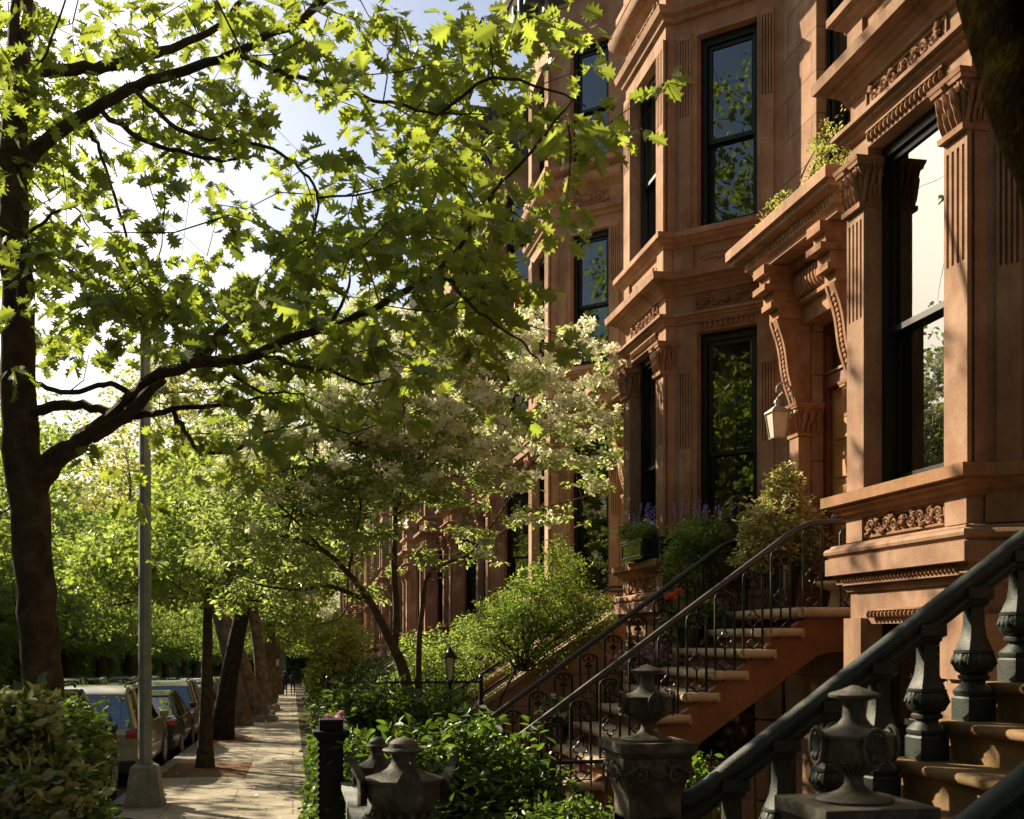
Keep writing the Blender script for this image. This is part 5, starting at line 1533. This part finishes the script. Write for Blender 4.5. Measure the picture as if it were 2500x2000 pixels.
for i, (x, y, rx, ry, h, s) in enumerate(((1.4, 24.5, .8, 1.8, 1.9, 60), (1.6, 30, .9, 2.0, 2.1, 61), (1.3, 37, .8, 2.5, 1.8, 62), (1.5, 46, .9, 3.0, 2.0, 63), (1.4, 58, .9, 4.0, 2.0, 64), (3.0, 21.0, .8, 1.2, 2.4, 65), (2.9, 27, .8, 1.5, 2.6, 66))):
    lb = ['garden shrub just beyond the dark hedge', 'garden shrub two houses beyond the dark hedge', 'garden shrub midway down the row', 'garden shrub beyond the midway one', 'farthest garden shrub by the pavement', 'tall shrub against the stoop of the fourth house', 'tall shrub against the stoop of the fifth house'][i]
    shrub('garden_shrub', lb, G_(x, y), [((0, 0, h * .6), (rx, ry, h * .42), 1)], 380, 11, .15, .085, OVAL, M_['shrub'] if i % 2 else M_['spring'], s, stems=6, group='garden shrubs down the row', extra=[dict(frac=.4, per=5, tpl=OVAL, mat=M_['shrubd'], size=.08)])
# tree pit bushes at the left
shrub('variegated_bush', 'variegated cream-edged bush at the lower left corner', G_(-1.36, 6.1), [((-.05, 0, 1.15), (.36, .45, .36), 3), ((-.0, -.2, .65), (.36, .5, .5), 3), ((-.25, .0, 1.3), (.3, .3, .25), 1.5), ((.0, .1, 1.42), (.16, .25, .18), 1)], 700, 11, .085, .066, OVAL, M_['varieg'], 70, stems=14, extra=[dict(frac=.8, per=4, tpl=OVAL, mat=M_['shrubd'], size=.08)], droop=-.25, up=.2)
shrub('green_bush', 'fresh green bush beside the variegated one in the tree pit', G_(-1.22, 7.2), [((-.1, 0, 1.28), (.24, .4, .26), 3), ((-.1, 0, .85), (.25, .45, .45), 3), ((-.1, .0, .4), (.25, .4, .35), 1)], 520, 11, .085, .055, OVAL, M_['spring'], 71, stems=10, extra=[dict(frac=.5, per=6, tpl=OVAL, mat=M_['shrub'], size=.055)], droop=-.1)

# ------------------------------------------------------------------ street trees
def street_tree(label, x, y, h, crown_z, rx, ry, rz, r0, lean=(0, 0), mat='spring', bark='bark', seed=1, ncl=700, per=22, lsize=.14, spread=.32, group='street trees', blobs=None, cat='tree', nl=36, tpl=MAP, flat=.6):
    tr_ = [(0, 0, -.1), (lean[0] * .3, lean[1] * .3, h * .22), (lean[0] * .7, lean[1] * .7, h * .45), (lean[0], lean[1], h * .70), (lean[0] * 1.1, lean[1] * 1.1, h * .88)]
    bl = blobs or [((lean[0], lean[1], crown_z), (rx, ry, rz), 3), ((lean[0] + rx * .5, lean[1] - ry * .3, crown_z - rz * .4), (rx * .6, ry * .6, rz * .45), 1.3), ((lean[0] - rx * .5, lean[1] + ry * .3, crown_z - rz * .3), (rx * .6, ry * .6, rz * .5), 1.3), ((lean[0] * 1.2, lean[1], crown_z + rz * .5), (rx * .6, ry * .6, rz * .5), 1)]
    return build_tree('street_tree', label, cat, (x, y, gz(y)), tr_, (r0, r0 * .35), bl, ncl, per, spread, lsize, tpl, M_[mat], M_[bark], seed, group, flat=flat, nlimb=nl)
street_tree('slim red-brown street tree with a low spreading crown beyond the lamp post', -1.52, 20.9, 4.6, 3.9, 2.3, 2.2, 1.15, .13, (.05, 0), 'spring', 'bark', 81, 700, 20, .10, .28)
street_tree('black-barked leaning street tree behind the slim one', -1.80, 29.6, 8.0, 6.0, 3.0, 3.6, 2.0, .25, (.9, -.2), 'spring', 'barkd', 82, 650, 22, .13, .36)
street_tree('first leaning plane tree with mottled bark', -1.55, 37.5, 13.5, 8.8, 3.2, 4.0, 3.2, .25, (-2.0, 0), 'pale', 'bark2', 83, 620, 20, .13, .40)
street_tree('second leaning plane tree right behind the first', -1.1, 42.5, 10, 6.8, 3.0, 4.2, 2.2, .27, (-2.4, .3), 'oakd', 'bark2', 84, 520, 20, .16, .45)
street_tree('straight grey plane tree before the walkers', -1.2, 52, 12, 7.5, 3.6, 4.6, 3.0, .30, (-.9, 0), 'spring', 'bark2', 85, 520, 20, .18, .5)
protoN = street_tree('street tree beside the walkers', -1.3, 63, 12.5, 8, 3.8, 4.6, 3.2, .36, (.2, 0), 'oakd', 'bark2', 86, 560, 20, .19, .55, blobs=[((.2, 0, 8), (3.8, 4.6, 3.0), 3), ((.5, -1.2, 4.6), (3.2, 3.2, 1.2), 1.2), ((-.8, 1.4, 5), (3.4, 3.2, 1.5), 1.2)])
protoF = street_tree('far-kerb tree nearest the viewer of those in frame across the street', -12.0, 48, 14, 8.5, 4.4, 4.4, 4.4, .34, (.4, 0), 'spring', 'bark', 87, 620, 20, .19, .55, blobs=[((.4, 0, 8.5), (4.4, 4.4, 4.2), 3), ((1.5, -1.5, 4.2), (3.4, 3.2, 1.5), 2), ((-1.5, 1.5, 4.4), (3.4, 3.2, 1.5), 1.6)])
k = 0
on = ['next', 'second', 'third', 'fourth', 'fifth', 'sixth', 'seventh', 'eighth', 'ninth', 'tenth', 'eleventh', 'twelfth']
for i, y in enumerate((75, 88, 101, 116, 132, 150)):
    c = copy_tree(protoN); c.location = (-1.4 + .2 * (i % 2), y, gz(y)); c.rotation_euler.z = 1.3 * i + .8; c.scale = (1, 1, 1 + .08 * (i % 3)); c['label'] = on[i] + ' near-kerb tree beyond the one beside the walkers'
for i, y in enumerate((-14, -6, 2, 9.5, 17, 56, 65, 75, 86, 98, 112, 128, 146)):
    c = copy_tree(protoF); c.location = (-12.0 + .3 * (i % 3), y, gz(y)); c.rotation_euler.z = 2.1 * i; c.scale = (1, 1, 1 + .1 * ((i * 7) % 3) - .05)
    if y < 12: c.scale = (1, 1, 1.5)
    if y < 48: c['label'] = on[4 - i] + ' far-kerb tree on the viewer side of the nearest one in frame'
    else: c['label'] = on[i - 5] + ' far-kerb tree beyond the nearest one in frame'
protoS = street_tree('sparse-leaved street tree across the road, out beside the lamp post', -12.0, 34, 12, 8.5, 4.2, 4.2, 3.6, .28, (.3, 0), 'spring', 'bark', 91, 230, 16, .19, .5)  # added with a thin crown to throw broken shade on the pavement
for i, y in enumerate((24.5, 42)):
    c = copy_tree(protoS); c.location = (-12.1, y, gz(y)); c.rotation_euler.z = 1.0 + i; c['label'] = ['sparse-leaved tree across the road on the viewer side of the other sparse ones', 'sparse-leaved tree across the road farthest from the viewer'][i]
for i, (x, y) in enumerate(((-1.7, -1.5), (-1.6, -9.5))):  # added out of view to cut the sky light on the foreground
    c = copy_tree(protoN); c.location = (x, y, gz(y)); c.rotation_euler.z = 2.0 + i * 2; c['label'] = ['kerb tree just behind the viewer', 'second kerb tree behind the viewer'][i]
# trees closing the end of the street
for i, (x, y, sc) in enumerate(((-7, 158, 1.3), (3, 165, 1.2), (-16, 150, 1.3), (-24, 120, 1.2), (12, 172, 1.3), (-13, 172, 1.5), (-2, 176, 1.5))):
    c = copy_tree(protoF); c.location = (x, y, gz(y)); c.scale = (sc, sc, sc); c.rotation_euler.z = i * 1.7; c['group'] = 'trees closing the street'
    c['label'] = on[i] + ' of the distant trees that close the street'
# overhead tree between the camera and the sun side that shades the first house
# trunk leaning across the upper right corner
rt = empty('leaning_tree', (3.05, 2.15, gz(2.2)), 'dark mossy trunk leaning across the upper right corner', 'tree')
def Q_(px, py, t): return at(px, py, t) - rt.location
M = MB(); out = limb(M, [(0, 0, -.1), Vector((0, 0, .9)), Q_(2840, 900, 3.1), Q_(2690, 560, 3.1), Q_(2590, 300, 3.1), Q_(2520, 130, 3.15), Q_(2470, 0, 3.2), Q_(2400, -200, 3.3), Q_(2300, -500, 3.5), Q_(2150, -900, 3.8)], [.22, .18, .165, .16, .155, .145, .135, .12, .10, .06], 0, 20, .004)
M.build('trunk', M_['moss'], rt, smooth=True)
rng = np.random.default_rng(3)
bl_ = [(tuple(Q_(2100, -1500, 4.0)), (1.5, 1.5, .7), 1), (tuple(Q_(2700, -1500, 4)), (1.4, 1.4, .7), 1)]
C_ = blob_centres(rng, bl_, 160, .3)
M = MB()
for c in C_: M.tube([out[-1], out[-1].lerp(Vector(c), .5), Vector(c)], [.015, .01, .004], 5)
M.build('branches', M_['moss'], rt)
leaves('crown', [(MAP, M_['spring']) + clump_leaves(rng, C_, 12, .16, .09, .4, .6)], rt)

# ------------------------------------------------------------------ houses and hedges across the street
fr = stone('far_red_brick', [(.13, .085, .055), (.18, .12, .08), (.24, .165, .11)], 1.5, .9, .2, 30, .2, ashlar=(.5, .16, .01, 'wall'))
fr2 = stone('far_brown_stone', [(.22, .15, .10), (.29, .2, .14), (.35, .25, .18)], 1.5, .9, .2, 30, .2)
def far_house():
    root = empty('far_house', (-17.5, 0, 0))
    T = Matrix(((0, 0, 0, 0),) * 4)
    F = frame((0, 5.8), (0, 0))[0]
    M = MB(); holes = [(a, a + .95, z, z + 1.9) for z in (1.0, 4.4, 7.6) for a in (.6, 2.4, 4.2)]
    holed_wall(M, F, 5.8, -.6, 11, holes, .18); M.box(-9, -.3, 0, 5.8, 10.9, 11.0); M.build('wall', fr, root)
    M = MB(); M.box(-.1, .35, 0, 5.8, 10.9, 11.4); M.build('roof_cornice', M_['cornice_paint'], root)
    for a, b, z0, z1 in holes:
        M = MB(); 
        M.box(a, a + .07, -.17, -.1, z0, z1, F); M.box(b - .07, b, -.17, -.1, z0, z1, F); M.box(a, b, -.17, -.1, z1 - .07, z1, F); M.box(a, b, -.17, -.1, z0, z0 + .07, F); M.box(a, b, -.17, -.1, (z0 + z1) / 2 - .03, (z0 + z1) / 2 + .03, F)
        w = M.build('window', M_['black'], root)
        M = MB(); M.box(a + .07, b - .07, -.15, -.14, z0 + .07, z1 - .07, F); M.build('pane', M_['carglass'], w)
    M = MB(); M.box(0, 2.2, 3.6, 5.2, -.6, .4)
    for k in range(5): M.box(2.2, 2.5 + k * .0, 3.6, 5.2, -.6, .2)
    M.build('steps', fr2, root)
    return root
und = shrub('far_bush', 'tall leafy bush before the houses across the street, nearest in frame', (-15.3, 46, gz(46)), [((0, 0, 2.2), (1.3, 2.6, 1.9), 3), ((.2, 1.4, 3.8), (1.2, 1.8, 1.3), 1.5), ((0, -1.4, 3.4), (1.1, 1.6, 1.3), 1.5)], 520, 16, .34, .20, MAP, M_['oakd'], 95, cat='bush', stems=10, group='bushes across the street', extra=[dict(frac=.5, per=8, tpl=MAP, mat=M_['spring'], size=.19)])
for i in range(1, 22):
    c = copy_tree(und); y = 46 + 5.0 * i + (i * 7 % 3) * .5; c.location = (-15.3 + .3 * (i % 3), y, gz(y)); c.rotation_euler.z = 1.9 * i; c.scale = (1, 1, .8 + .12 * (i * 5 % 4))
    c['label'] = 'leafy bush across the street, %s beyond the nearest one in frame' % (['', 'first', 'second', 'third', 'fourth', 'fifth', 'sixth', 'seventh', 'eighth', 'ninth', 'tenth', 'eleventh', 'twelfth', 'thirteenth', 'fourteenth', 'fifteenth', 'sixteenth', 'seventeenth', 'eighteenth', 'nineteenth', 'twentieth', 'twenty-first'][i])
for i in range(7):
    c = copy_tree(und); c.location = (-22 + 5.6 * i, 176, gz(176)); c.rotation_euler.z = 1.3 * i; c.scale = (1.5, 1.5, 1.4); c['group'] = 'bushes closing the street'
    c['label'] = 'distant bush closing the street end, %s from the left' % ['first', 'second', 'third', 'fourth', 'fifth', 'sixth', 'seventh'][i]
fh = far_house(); tag(fh, 'red brick row house across the street, nearest to the viewer', 'house', 'houses across the street')
fh.location = (-17.5, -16, gz(-16))
for i in range(1, 31):
    c = copy_tree(fh); y = -16 + 5.8 * i; c.location = (-17.5 + .25 * (i % 2), y, gz(y)); c['label'] = 'red brick row house across the street, number %s from the viewer end' % ['zero', 'two', 'three', 'four', 'five', 'six', 'seven', 'eight', 'nine', 'ten', 'eleven', 'twelve', 'thirteen', 'fourteen', 'fifteen', 'sixteen', 'seventeen', 'eighteen', 'nineteen', 'twenty', 'twenty-one', 'twenty-two', 'twenty-three', 'twenty-four', 'twenty-five', 'twenty-six', 'twenty-seven', 'twenty-eight', 'twenty-nine', 'thirty', 'thirty-one'][i]

# cross-street houses that close the view
for i in range(16):
    c = copy_tree(fh); c.location = (-52 + 5.8 * i, 182, gz(182) - .3); c.rotation_euler.z = R(-90); c['group'] = 'houses closing the street'
    c['label'] = 'distant row house closing the end of the street, %s from the left' % (['first'] + on[1:] + ['thirteenth', 'fourteenth', 'fifteenth', 'sixteenth'])[i]
# ------------------------------------------------------------------ cars
def wheel_mesh():
    M = MB(); T = Matrix.Rotation(R(90), 4, 'Y')
    M.lathe([(.22, -.10), (.30, -.11), (.335, -.09), (.345, 0), (.335, .09), (.30, .11), (.22, .10)], 24, T)
    return M
def rim_mesh(s):
    M = MB(); T = Matrix.Translation((s * .10, 0, 0)) @ Matrix.Rotation(R(90), 4, 'Y')
    M.lathe([(.22, -.02), (.235, 0), (.22, .012), (.20, 0)], 24, T); M.lathe([(.05, -.01), (.05, .015), (.0, .02)], 12, T)
    for k in range(10):
        a = k * math.pi / 5; M.tube([(s * .105, .04 * math.cos(a), .04 * math.sin(a)), (s * .10, .21 * math.cos(a), .21 * math.sin(a))], [.02, .014], 5)
    M.lathe([(.0, -.05), (.21, -.05)], 16, T)
    return M
def make_car(paint, kind, label):
    """car facing +y, origin on the road under its middle; kind: suv or sedan"""
    root = empty('parked_car', (0, 0, 0), label, 'car', 'cars parked along the kerb')
    L = 4.6; W = .92
    if kind == 'suv': top = 1.66; belt = 1.02; prof = [(-2.28, .62, .70), (-2.30, .35, .92), (-2.22, .30, 1.0), (-1.9, .25, 1.04), (-.5, .24, 1.05), (.9, .24, 1.04), (1.15, .25, 1.03), (1.9, .28, .98), (2.2, .32, .86), (2.3, .40, .66)]
    else: top = 1.46; belt = .95; prof = [(-2.30, .5, .72), (-2.30, .34, .90), (-2.2, .30, .96), (-1.9, .25, .98), (-.5, .24, .96), (.9, .24, .95), (1.2, .25, .93), (1.9, .28, .84), (2.2, .32, .74), (2.3, .40, .60)]
    M = MB(); n = 0; vs = []; fs = []
    K = 12
    for (y, zb, zt) in prof:
        w = W * (1 - .10 * max(0, (abs(y) - 1.9) / .4))
        h = zt - zb
        ring = [(-w * .90, zb), (-w * .98, zb + h * .12), (-w, zb + h * .4), (-w * .99, zb + h * .7), (-w * .95, zb + h * .92), (-w * .85, zt), (w * .85, zt), (w * .95, zb + h * .92), (w * .99, zb + h * .7), (w, zb + h * .4), (w * .98, zb + h * .12), (w * .90, zb)]
        vs += [(x, y, z) for x, z in ring]
    for i in range(len(prof) - 1):
        for j in range(K): a = i * K + j; b = i * K + (j + 1) % K; fs.append((a, b, b + K, a + K))
    fs.append(tuple(range(K))); fs.append(tuple(range((len(prof) - 1) * K, len(prof) * K))[::-1])
    M.add(vs, fs)
    # roof and pillars
    if kind == 'suv': gh = [(-2.20, belt, .80), (-1.95, top - .10, .70), (-1.7, top - .01, .68), (-.6, top, .69), (.25, top - .03, .68), (1.10, belt, .80)]
    else: gh = [(-1.75, belt, .80), (-1.05, top - .08, .66), (-.7, top - .01, .64), (-.2, top, .64), (.3, top - .03, .63), (1.15, belt, .80)]
    def roofpt(y):
        for i in range(len(gh) - 1):
            if gh[i][0] <= y <= gh[i + 1][0]:
                k = (y - gh[i][0]) / (gh[i + 1][0] - gh[i][0]); return gh[i][1] + (gh[i + 1][1] - gh[i][1]) * k, gh[i][2] + (gh[i + 1][2] - gh[i][2]) * k
        return belt, .8
    vs = []; fs = []
    core = gh[1:-1]
    for (y, z, w) in core: vs += [(-w, y, z - .05), (-w * .93, y, z), (w * .93, y, z), (w, y, z - .05), (0, y, z - .06)]
    for i in range(len(core) - 1):
        for j in range(5): a = i * 5 + j; b = i * 5 + (j + 1) % 5; fs.append((a, b, b + 5, a + 5))
    fs.append((0, 1, 2, 3, 4)); fs.append(tuple(range(len(vs) - 5, len(vs)))[::-1])
    M.add(vs, fs)
    for sg in (-1, 1):
        f = [gh[0], gh[1]]; M.tube([(sg * .84, gh[0][0], belt - .03), (sg * core[0][2] * .98, core[0][0], core[0][1] - .03)], .055, 6)
        M.tube([(sg * .82, gh[-1][0], belt - .03), (sg * core[-1][2] * .98, core[-1][0], core[-1][1] - .03)], .04, 6)
        for y in (-1.25, -.15) if kind == 'suv' else (-.75, .05): z, w = roofpt(y); M.tube([(sg * .85, y - .08, belt - .03), (sg * w * .98, y, z - .04)], .045, 6)
    M.build('body', paint, root, smooth=True)
    M = MB(); vs = []; fs = []
    for (y, z, w) in gh: vs += [(-.85 if z == belt else -.85 + 0, y, belt - .02), (-w * .97, y, z - .03), (w * .97, y, z - .03), (.85, y, belt - .02)]
    for i in range(len(gh) - 1):
        for j in (0, 1, 2): a = i * 4 + j; fs.append((a, a + 1, a + 5, a + 4))
    M.add(vs, fs); M.build('windows', M_['carglass'], root)
    M = MB()
    for sy in (-1.42, 1.40):
        for sg in (-1, 1):
            M.lathe([(.40, -.03), (.40, .012), (.0, .012)], 22, Matrix.Translation((sg * .918, sy, .35)) @ Matrix.Rotation(R(90) * sg, 4, 'Y'))
    M.box(-.86, .86, -2.335, -2.25, .28, .50); M.box(-.86, .86, 2.25, 2.33, .28, .46); M.build('bumper', M_['trim'], root, bevel=.02)
    for sy in (-1.42, 1.40):
        for sg in (-1, 1):
            M = wheel_mesh(); M.v = [(x + sg * .83, y + sy, z + .345) for x, y, z in M.v]; w = M.build('wheel', M_['rubber'], root, smooth=True)
            M = rim_mesh(sg); M.v = [(x + sg * .83, y + sy, z + .345) for x, y, z in M.v]; M.build('rim', M_['rim'], w, smooth=True)
    for sg in (-1, 1):
        M = MB(); M.box(sg * .80 - .09, sg * .80 + .09, -2.315, -2.18, .80 if kind == 'sedan' else .86, 1.0 if kind == 'suv' else .92); M.build('tail_light', M_['red'], root, bevel=.02)
        M = MB(); M.box(sg * .74 - .12, sg * .74 + .12, 2.12, 2.28, .66, .80); M.build('headlight', M_['white'], root, bevel=.02)
        M = MB(); M.box(sg * .98 - .08, sg * .98 + .08, .72, .82, 1.0, 1.13); M.build('mirror', paint, root, bevel=.03)
    M = MB(); M.box(-.26, .26, -2.35, -2.335, .62, .76); M.build('number_plate', M_['plate'], root)
    if kind == 'suv':
        M = MB()
        for sg in (-1, 1): M.tube([(sg * .60, -1.6, top + .0), (sg * .60, -1.5, top + .05), (sg * .60, .1, top + .05), (sg * .60, .2, top)], .018, 6)
        M.build('roof_rails', M_['trim'], root)
    return root
def paint(n, c, metal=.3): return plain(n, c, .28, metal, .5, coat=.8, noise=.03)
beige = make_car(paint('beige_paint', (.40, .35, .24)), 'suv', 'beige SUV parked at the near kerb behind the lamp post')
beige.location = (-3.35, 21.6, gz(21.6) - .15)
blk = make_car(paint('black_paint', (.02, .02, .022)), 'sedan', 'dark saloon parked in front of the beige SUV')
blk.location = (-3.3, 27.3, gz(27.3) - .15)
grn = make_car(paint('dark_green_paint', (.02, .045, .035)), 'suv', 'dark green SUV hidden behind the left tree-pit bushes')
grn.location = (-3.45, 15.9, gz(15.9) - .15)
silv = make_car(paint('silver_paint', (.30, .32, .31), .6), 'suv', 'silver SUV third along the near kerb')
silv.location = (-3.35, 32.8, gz(32.8) - .15)
redc = make_car(paint('wine_paint', (.12, .02, .02)), 'sedan', 'wine red saloon fourth along the near kerb')
redc.location = (-3.3, 38.6, gz(38.6) - .15)
for i, (src, x, y) in enumerate([(beige, -3.4, 44.5), (blk, -3.3, 50.2), (silv, -3.4, 56), (redc, -3.3, 62), (blk, -3.4, 68), (silv, -3.4, 74), (beige, -3.3, 80), (blk, -3.3, 86)]):
    c = copy_tree(src); c.location = (x, y, gz(y) - .15)
    c['label'] = ['beige', 'black', 'silver', 'wine red', 'black', 'silver', 'beige', 'black'][i] + ' car at the near kerb, ' + ['just past the leaning planes', 'before the straight plane', 'behind the straight plane', 'behind the walkers', 'past the walkers', 'far past the walkers', 'near the street end', 'last in line'][i]
for i, (src, y) in enumerate([(blk, 33), (silv, 38.8), (blk, 44.6), (redc, 50.2), (grn, 55.8), (silv, 61.8), (blk, 67.8), (beige, 73.6), (grn, 79.5), (silv, 85.5), (blk, 92), (redc, 98)]):
    c = copy_tree(src); c.location = (-10.1, y, gz(y) - .15); c['group'] = 'cars parked along the far kerb'
    c['label'] = ['black', 'silver', 'black', 'wine red', 'dark green', 'silver', 'black', 'beige', 'dark green', 'silver', 'black', 'wine red'][i] + ' car at the far kerb, ' + ['nearest', 'second', 'third', 'fourth', 'fifth', 'sixth', 'seventh', 'eighth', 'ninth', 'tenth', 'eleventh', 'last'][i] + ' of that row'
# pale van on the far side
van = empty('parked_van', (-7.9, 24.5, gz(24.5) - .15), 'pale high-roofed van at the left edge beyond the oak', 'van')
wp = paint('van_paint', (.50, .52, .50), 0)
M = MB(); cs = [(-.98, .4), (-1.0, .9), (-.98, 1.5), (-.90, 2.15), (-.70, 2.36), (.70, 2.36), (.90, 2.15), (.98, 1.5), (1.0, .9), (.98, .4)]
st = [(-2.6, .97), (-2.55, 1), (1.2, 1), (1.9, .93), (2.3, .62), (2.7, .48), (2.75, .40)]; vs = []; fs = []
for y, k in st: vs += [(x * (1 if k > .9 else .95), y, .4 + (z - .4) * k) for x, z in cs]
for i in range(len(st) - 1):
    for j in range(10): a = i * 10 + j; b = i * 10 + (j + 1) % 10; fs.append((a, b, b + 10, a + 10))
fs.append(tuple(range(10))); fs.append(tuple(range(len(vs) - 10, len(vs)))[::-1])
M.add(vs, fs); M.build('body', wp, van, smooth=True)
M = MB(); M.box(-.75, -.04, -2.64, -2.6, 1.45, 1.95); M.box(.04, .75, -2.64, -2.6, 1.45, 1.95); M.box(1.0, 1.01, .9, 1.7, 1.3, 1.85); M.build('windows', M_['carglass'], van)
for sy in (-1.6, 1.7):
    for sg in (-1, 1):
        M = wheel_mesh(); M.v = [(x + sg * .88, y + sy, z + .345) for x, y, z in M.v]; M.build('wheel', M_['rubber'], van, smooth=True)
for sg in (-1, 1): M = MB(); M.box(sg * .88 - .06, sg * .88 + .06, -2.66, -2.58, .9, 1.3); M.build('tail_light', M_['red'], van)

rng = np.random.default_rng(77)
def litter(name, n, xr, yr, size, mat):
    x = rng.uniform(*xr, n); e = rng.random(n); x = np.where(e < .5, xr[1] - (xr[1] - xr[0]) * rng.random(n) ** 3 * .9, x); y = rng.uniform(*yr, n)
    P = np.stack([x, y, -.029 * y + .012], 1); d = rdir(rng, n); d[:, 2] *= .15; nr = rng.normal(size=(n, 3)) * .25; nr[:, 2] += 1
    return tag(leaves(name, [(OVAL, mat, P, d, nr, size * (.6 + .8 * rng.random(n)))]), kind='stuff')
litter('fallen_leaves', 700, (KX + .1, .18), (12, 60), .06, M_['gold'])
litter('fallen_leaf_litter', 1500, (.25, 2.4), (5, 16), .07, M_['redf'])
# ------------------------------------------------------------------ walkers
def walker(label, x, y, step, shirt, arm):
    root = empty('person', (x, y, gz(y)), label, 'person')
    J = dict(pel=(0, 0, .93), wa=(0, 0, 1.12), ch=(0, .02, 1.36), ne=(0, .02, 1.50), hd=(0, .04, 1.60), tp=(0, .04, 1.70))
    V = [J[k] for k in ('pel', 'wa', 'ch', 'ne', 'hd', 'tp')]; E = [(0, 1), (1, 2), (2, 3), (3, 4), (4, 5)]; Rr = [.155, .14, .165, .06, .10, .085]
    for sg in (-1, 1):
        b = len(V); f = step * sg
        V += [(sg * .10, 0, .86), (sg * .105, f * .35 + .03, .50), (sg * .105, f * .6 - .02, .09), (sg * .11, f * .6 + .15, .04)]; E += [(0, b), (b, b + 1), (b + 1, b + 2), (b + 2, b + 3)]; Rr += [.10, .068, .045, .04]
        b = len(V); V += [(sg * .20, .0, 1.42), (sg * .27, -f * .2, 1.14), (sg * .25 - sg * arm * .1, -f * .3 + .12 + arm * .1, .92 + arm * .12), (sg * .24 - sg * arm * .12, -f * .3 + .18 + arm * .12, .84 + arm * .15)]; E += [(2, b), (b, b + 1), (b + 1, b + 2), (b + 2, b + 3)]; Rr += [.065, .048, .036, .03]
    me = bpy.data.meshes.new('body'); me.from_pydata(V, E, []); me.materials.append(shirt)
    o = bpy.data.objects.new('body', me); COL.objects.link(o); o.parent = root
    md = o.modifiers.new('skin', 'SKIN'); 
    for i, r in enumerate(Rr): me.skin_vertices[0].data[i].radius = (r, r * .78)
    me.skin_vertices[0].data[0].use_root = True
    sb = o.modifiers.new('sub', 'SUBSURF'); sb.levels = 1; sb.render_levels = 2
    M = MB(); M.ell((0, .05, 1.63), (.078, .092, .112), 12, 8); M.ell((0, .145, 1.62), (.014, .02, .02), 6, 4); M.build('head', plain('skin_%s' % label[:6], (.32, .18, .12), .6), root, smooth=True)
    M = MB(); M.ell((0, .02, 1.66), (.09, .10, .105), 12, 8); M.build('hair', M_['black'], root, smooth=True)
dark1 = plain('dark_coat', (.015, .016, .02), .9); dark2 = plain('dark_olive_coat', (.04, .035, .025), .9)
def addskin(o): pass

def walker2(*a):
    return walker(*a)
import bmesh

walker('left walker in dark coat mid-stride on the distant pavement', -.55, 84, .42, dark1, 1)
walker('right walker in dark clothes beside the far hedge', .0, 85, -.36, dark2, .4)
M = MB(); M.ell((0, 0, .07), (.09, .14, .07), 10, 6); M.ell((0, .14, .12), (.04, .05, .04), 8, 5); M.tube([(0, -.12, .07), (0, -.24, .05)], [.03, .01], 6)
tag(M.build('pigeon', M_['black'], loc=(-.75, 46, gz(46)), smooth=True), 'small dark pigeon on the middle of the pavement', 'bird')
# stone edging of the plane-tree pits
for (x0, x1, y0, y1, lab) in ((-2.0, -.7, 40.0, 44.5, 'rough stone edging round the second plane tree'), (-2.0, -.65, 50.5, 54, 'low stone edging round the straight plane tree')):
    M = MB(); rr = random.Random(int(y0))
    y = y0
    while y < y1:
        M.box(x1 - .12, x1, y, y + .4, 0, .16 + rr.random() * .12); y += .42
    x = x0
    while x < x1 - .15: M.box(x, x + .35, y0 - .12, y0 - .01, 0, .16 + rr.random() * .12); x += .37
    M.v = [(a, b, c + gz(b)) for a, b, c in M.v]
    tag(M.build('stone_edging', M_['kerb'], bevel=.02), lab, 'edging')

# ------------------------------------------------------------------ light, sky, camera
EL = R(30.0); SX, SYY = -.614, .789
sun = bpy.data.lights.new('sun', 'SUN'); sun.energy = 5.0; sun.angle = R(.55); sun.color = (1.0, .86, .62)
so = bpy.data.objects.new('sun', sun); COL.objects.link(so)
sv = Vector((SX * math.cos(EL), SYY * math.cos(EL), math.sin(EL)))
so.rotation_euler = sv.to_track_quat('Z', 'Y').to_euler(); so.location = (-20, 26, 30)
w = bpy.data.worlds.new('World'); S.world = w; w.use_nodes = True
nt = w.node_tree; nt.nodes.clear()
sk = nt.nodes.new('ShaderNodeTexSky'); sk.sky_type = 'NISHITA'; sk.sun_disc = False
sk.sun_elevation = EL; sk.sun_rotation = math.atan2(SX, SYY)
sk.air_density = 1.0; sk.dust_density = 2.8; sk.ozone_density = 1.0
bg = nt.nodes.new('ShaderNodeBackground'); bg.inputs['Strength'].default_value = .062
wo = nt.nodes.new('ShaderNodeOutputWorld')
nt.links.new(sk.outputs[0], bg.inputs[0]); nt.links.new(bg.outputs[0], wo.inputs[0])

cam = bpy.data.cameras.new('camera'); co = bpy.data.objects.new('camera', cam); COL.objects.link(co)
co.location = (0, 0, EYE); co.rotation_euler = (R(90), 0, -math.atan2(SY, CY))
cam.sensor_width = 36; cam.sensor_fit = 'HORIZONTAL'; cam.lens = FPX / 2500 * 36; cam.shift_y = 558 / 2500.0
cam.clip_start = .05; cam.clip_end = 3000
cam.dof.use_dof = True; cam.dof.focus_distance = 11.5; cam.dof.aperture_fstop = 6.3
S.camera = co
S.view_settings.view_transform = 'Standard'; S.view_settings.look = 'None'; S.view_settings.exposure = 1.33; S.view_settings.gamma = 1
S.render.engine = 'CYCLES'
S.cycles.max_bounces = 8; S.cycles.transparent_max_bounces = 12; S.cycles.diffuse_bounces = 6; S.cycles.glossy_bounces = 4; S.cycles.transmission_bounces = 4
S.cycles.use_denoising = True
S.cycles.sample_clamp_indirect = 6
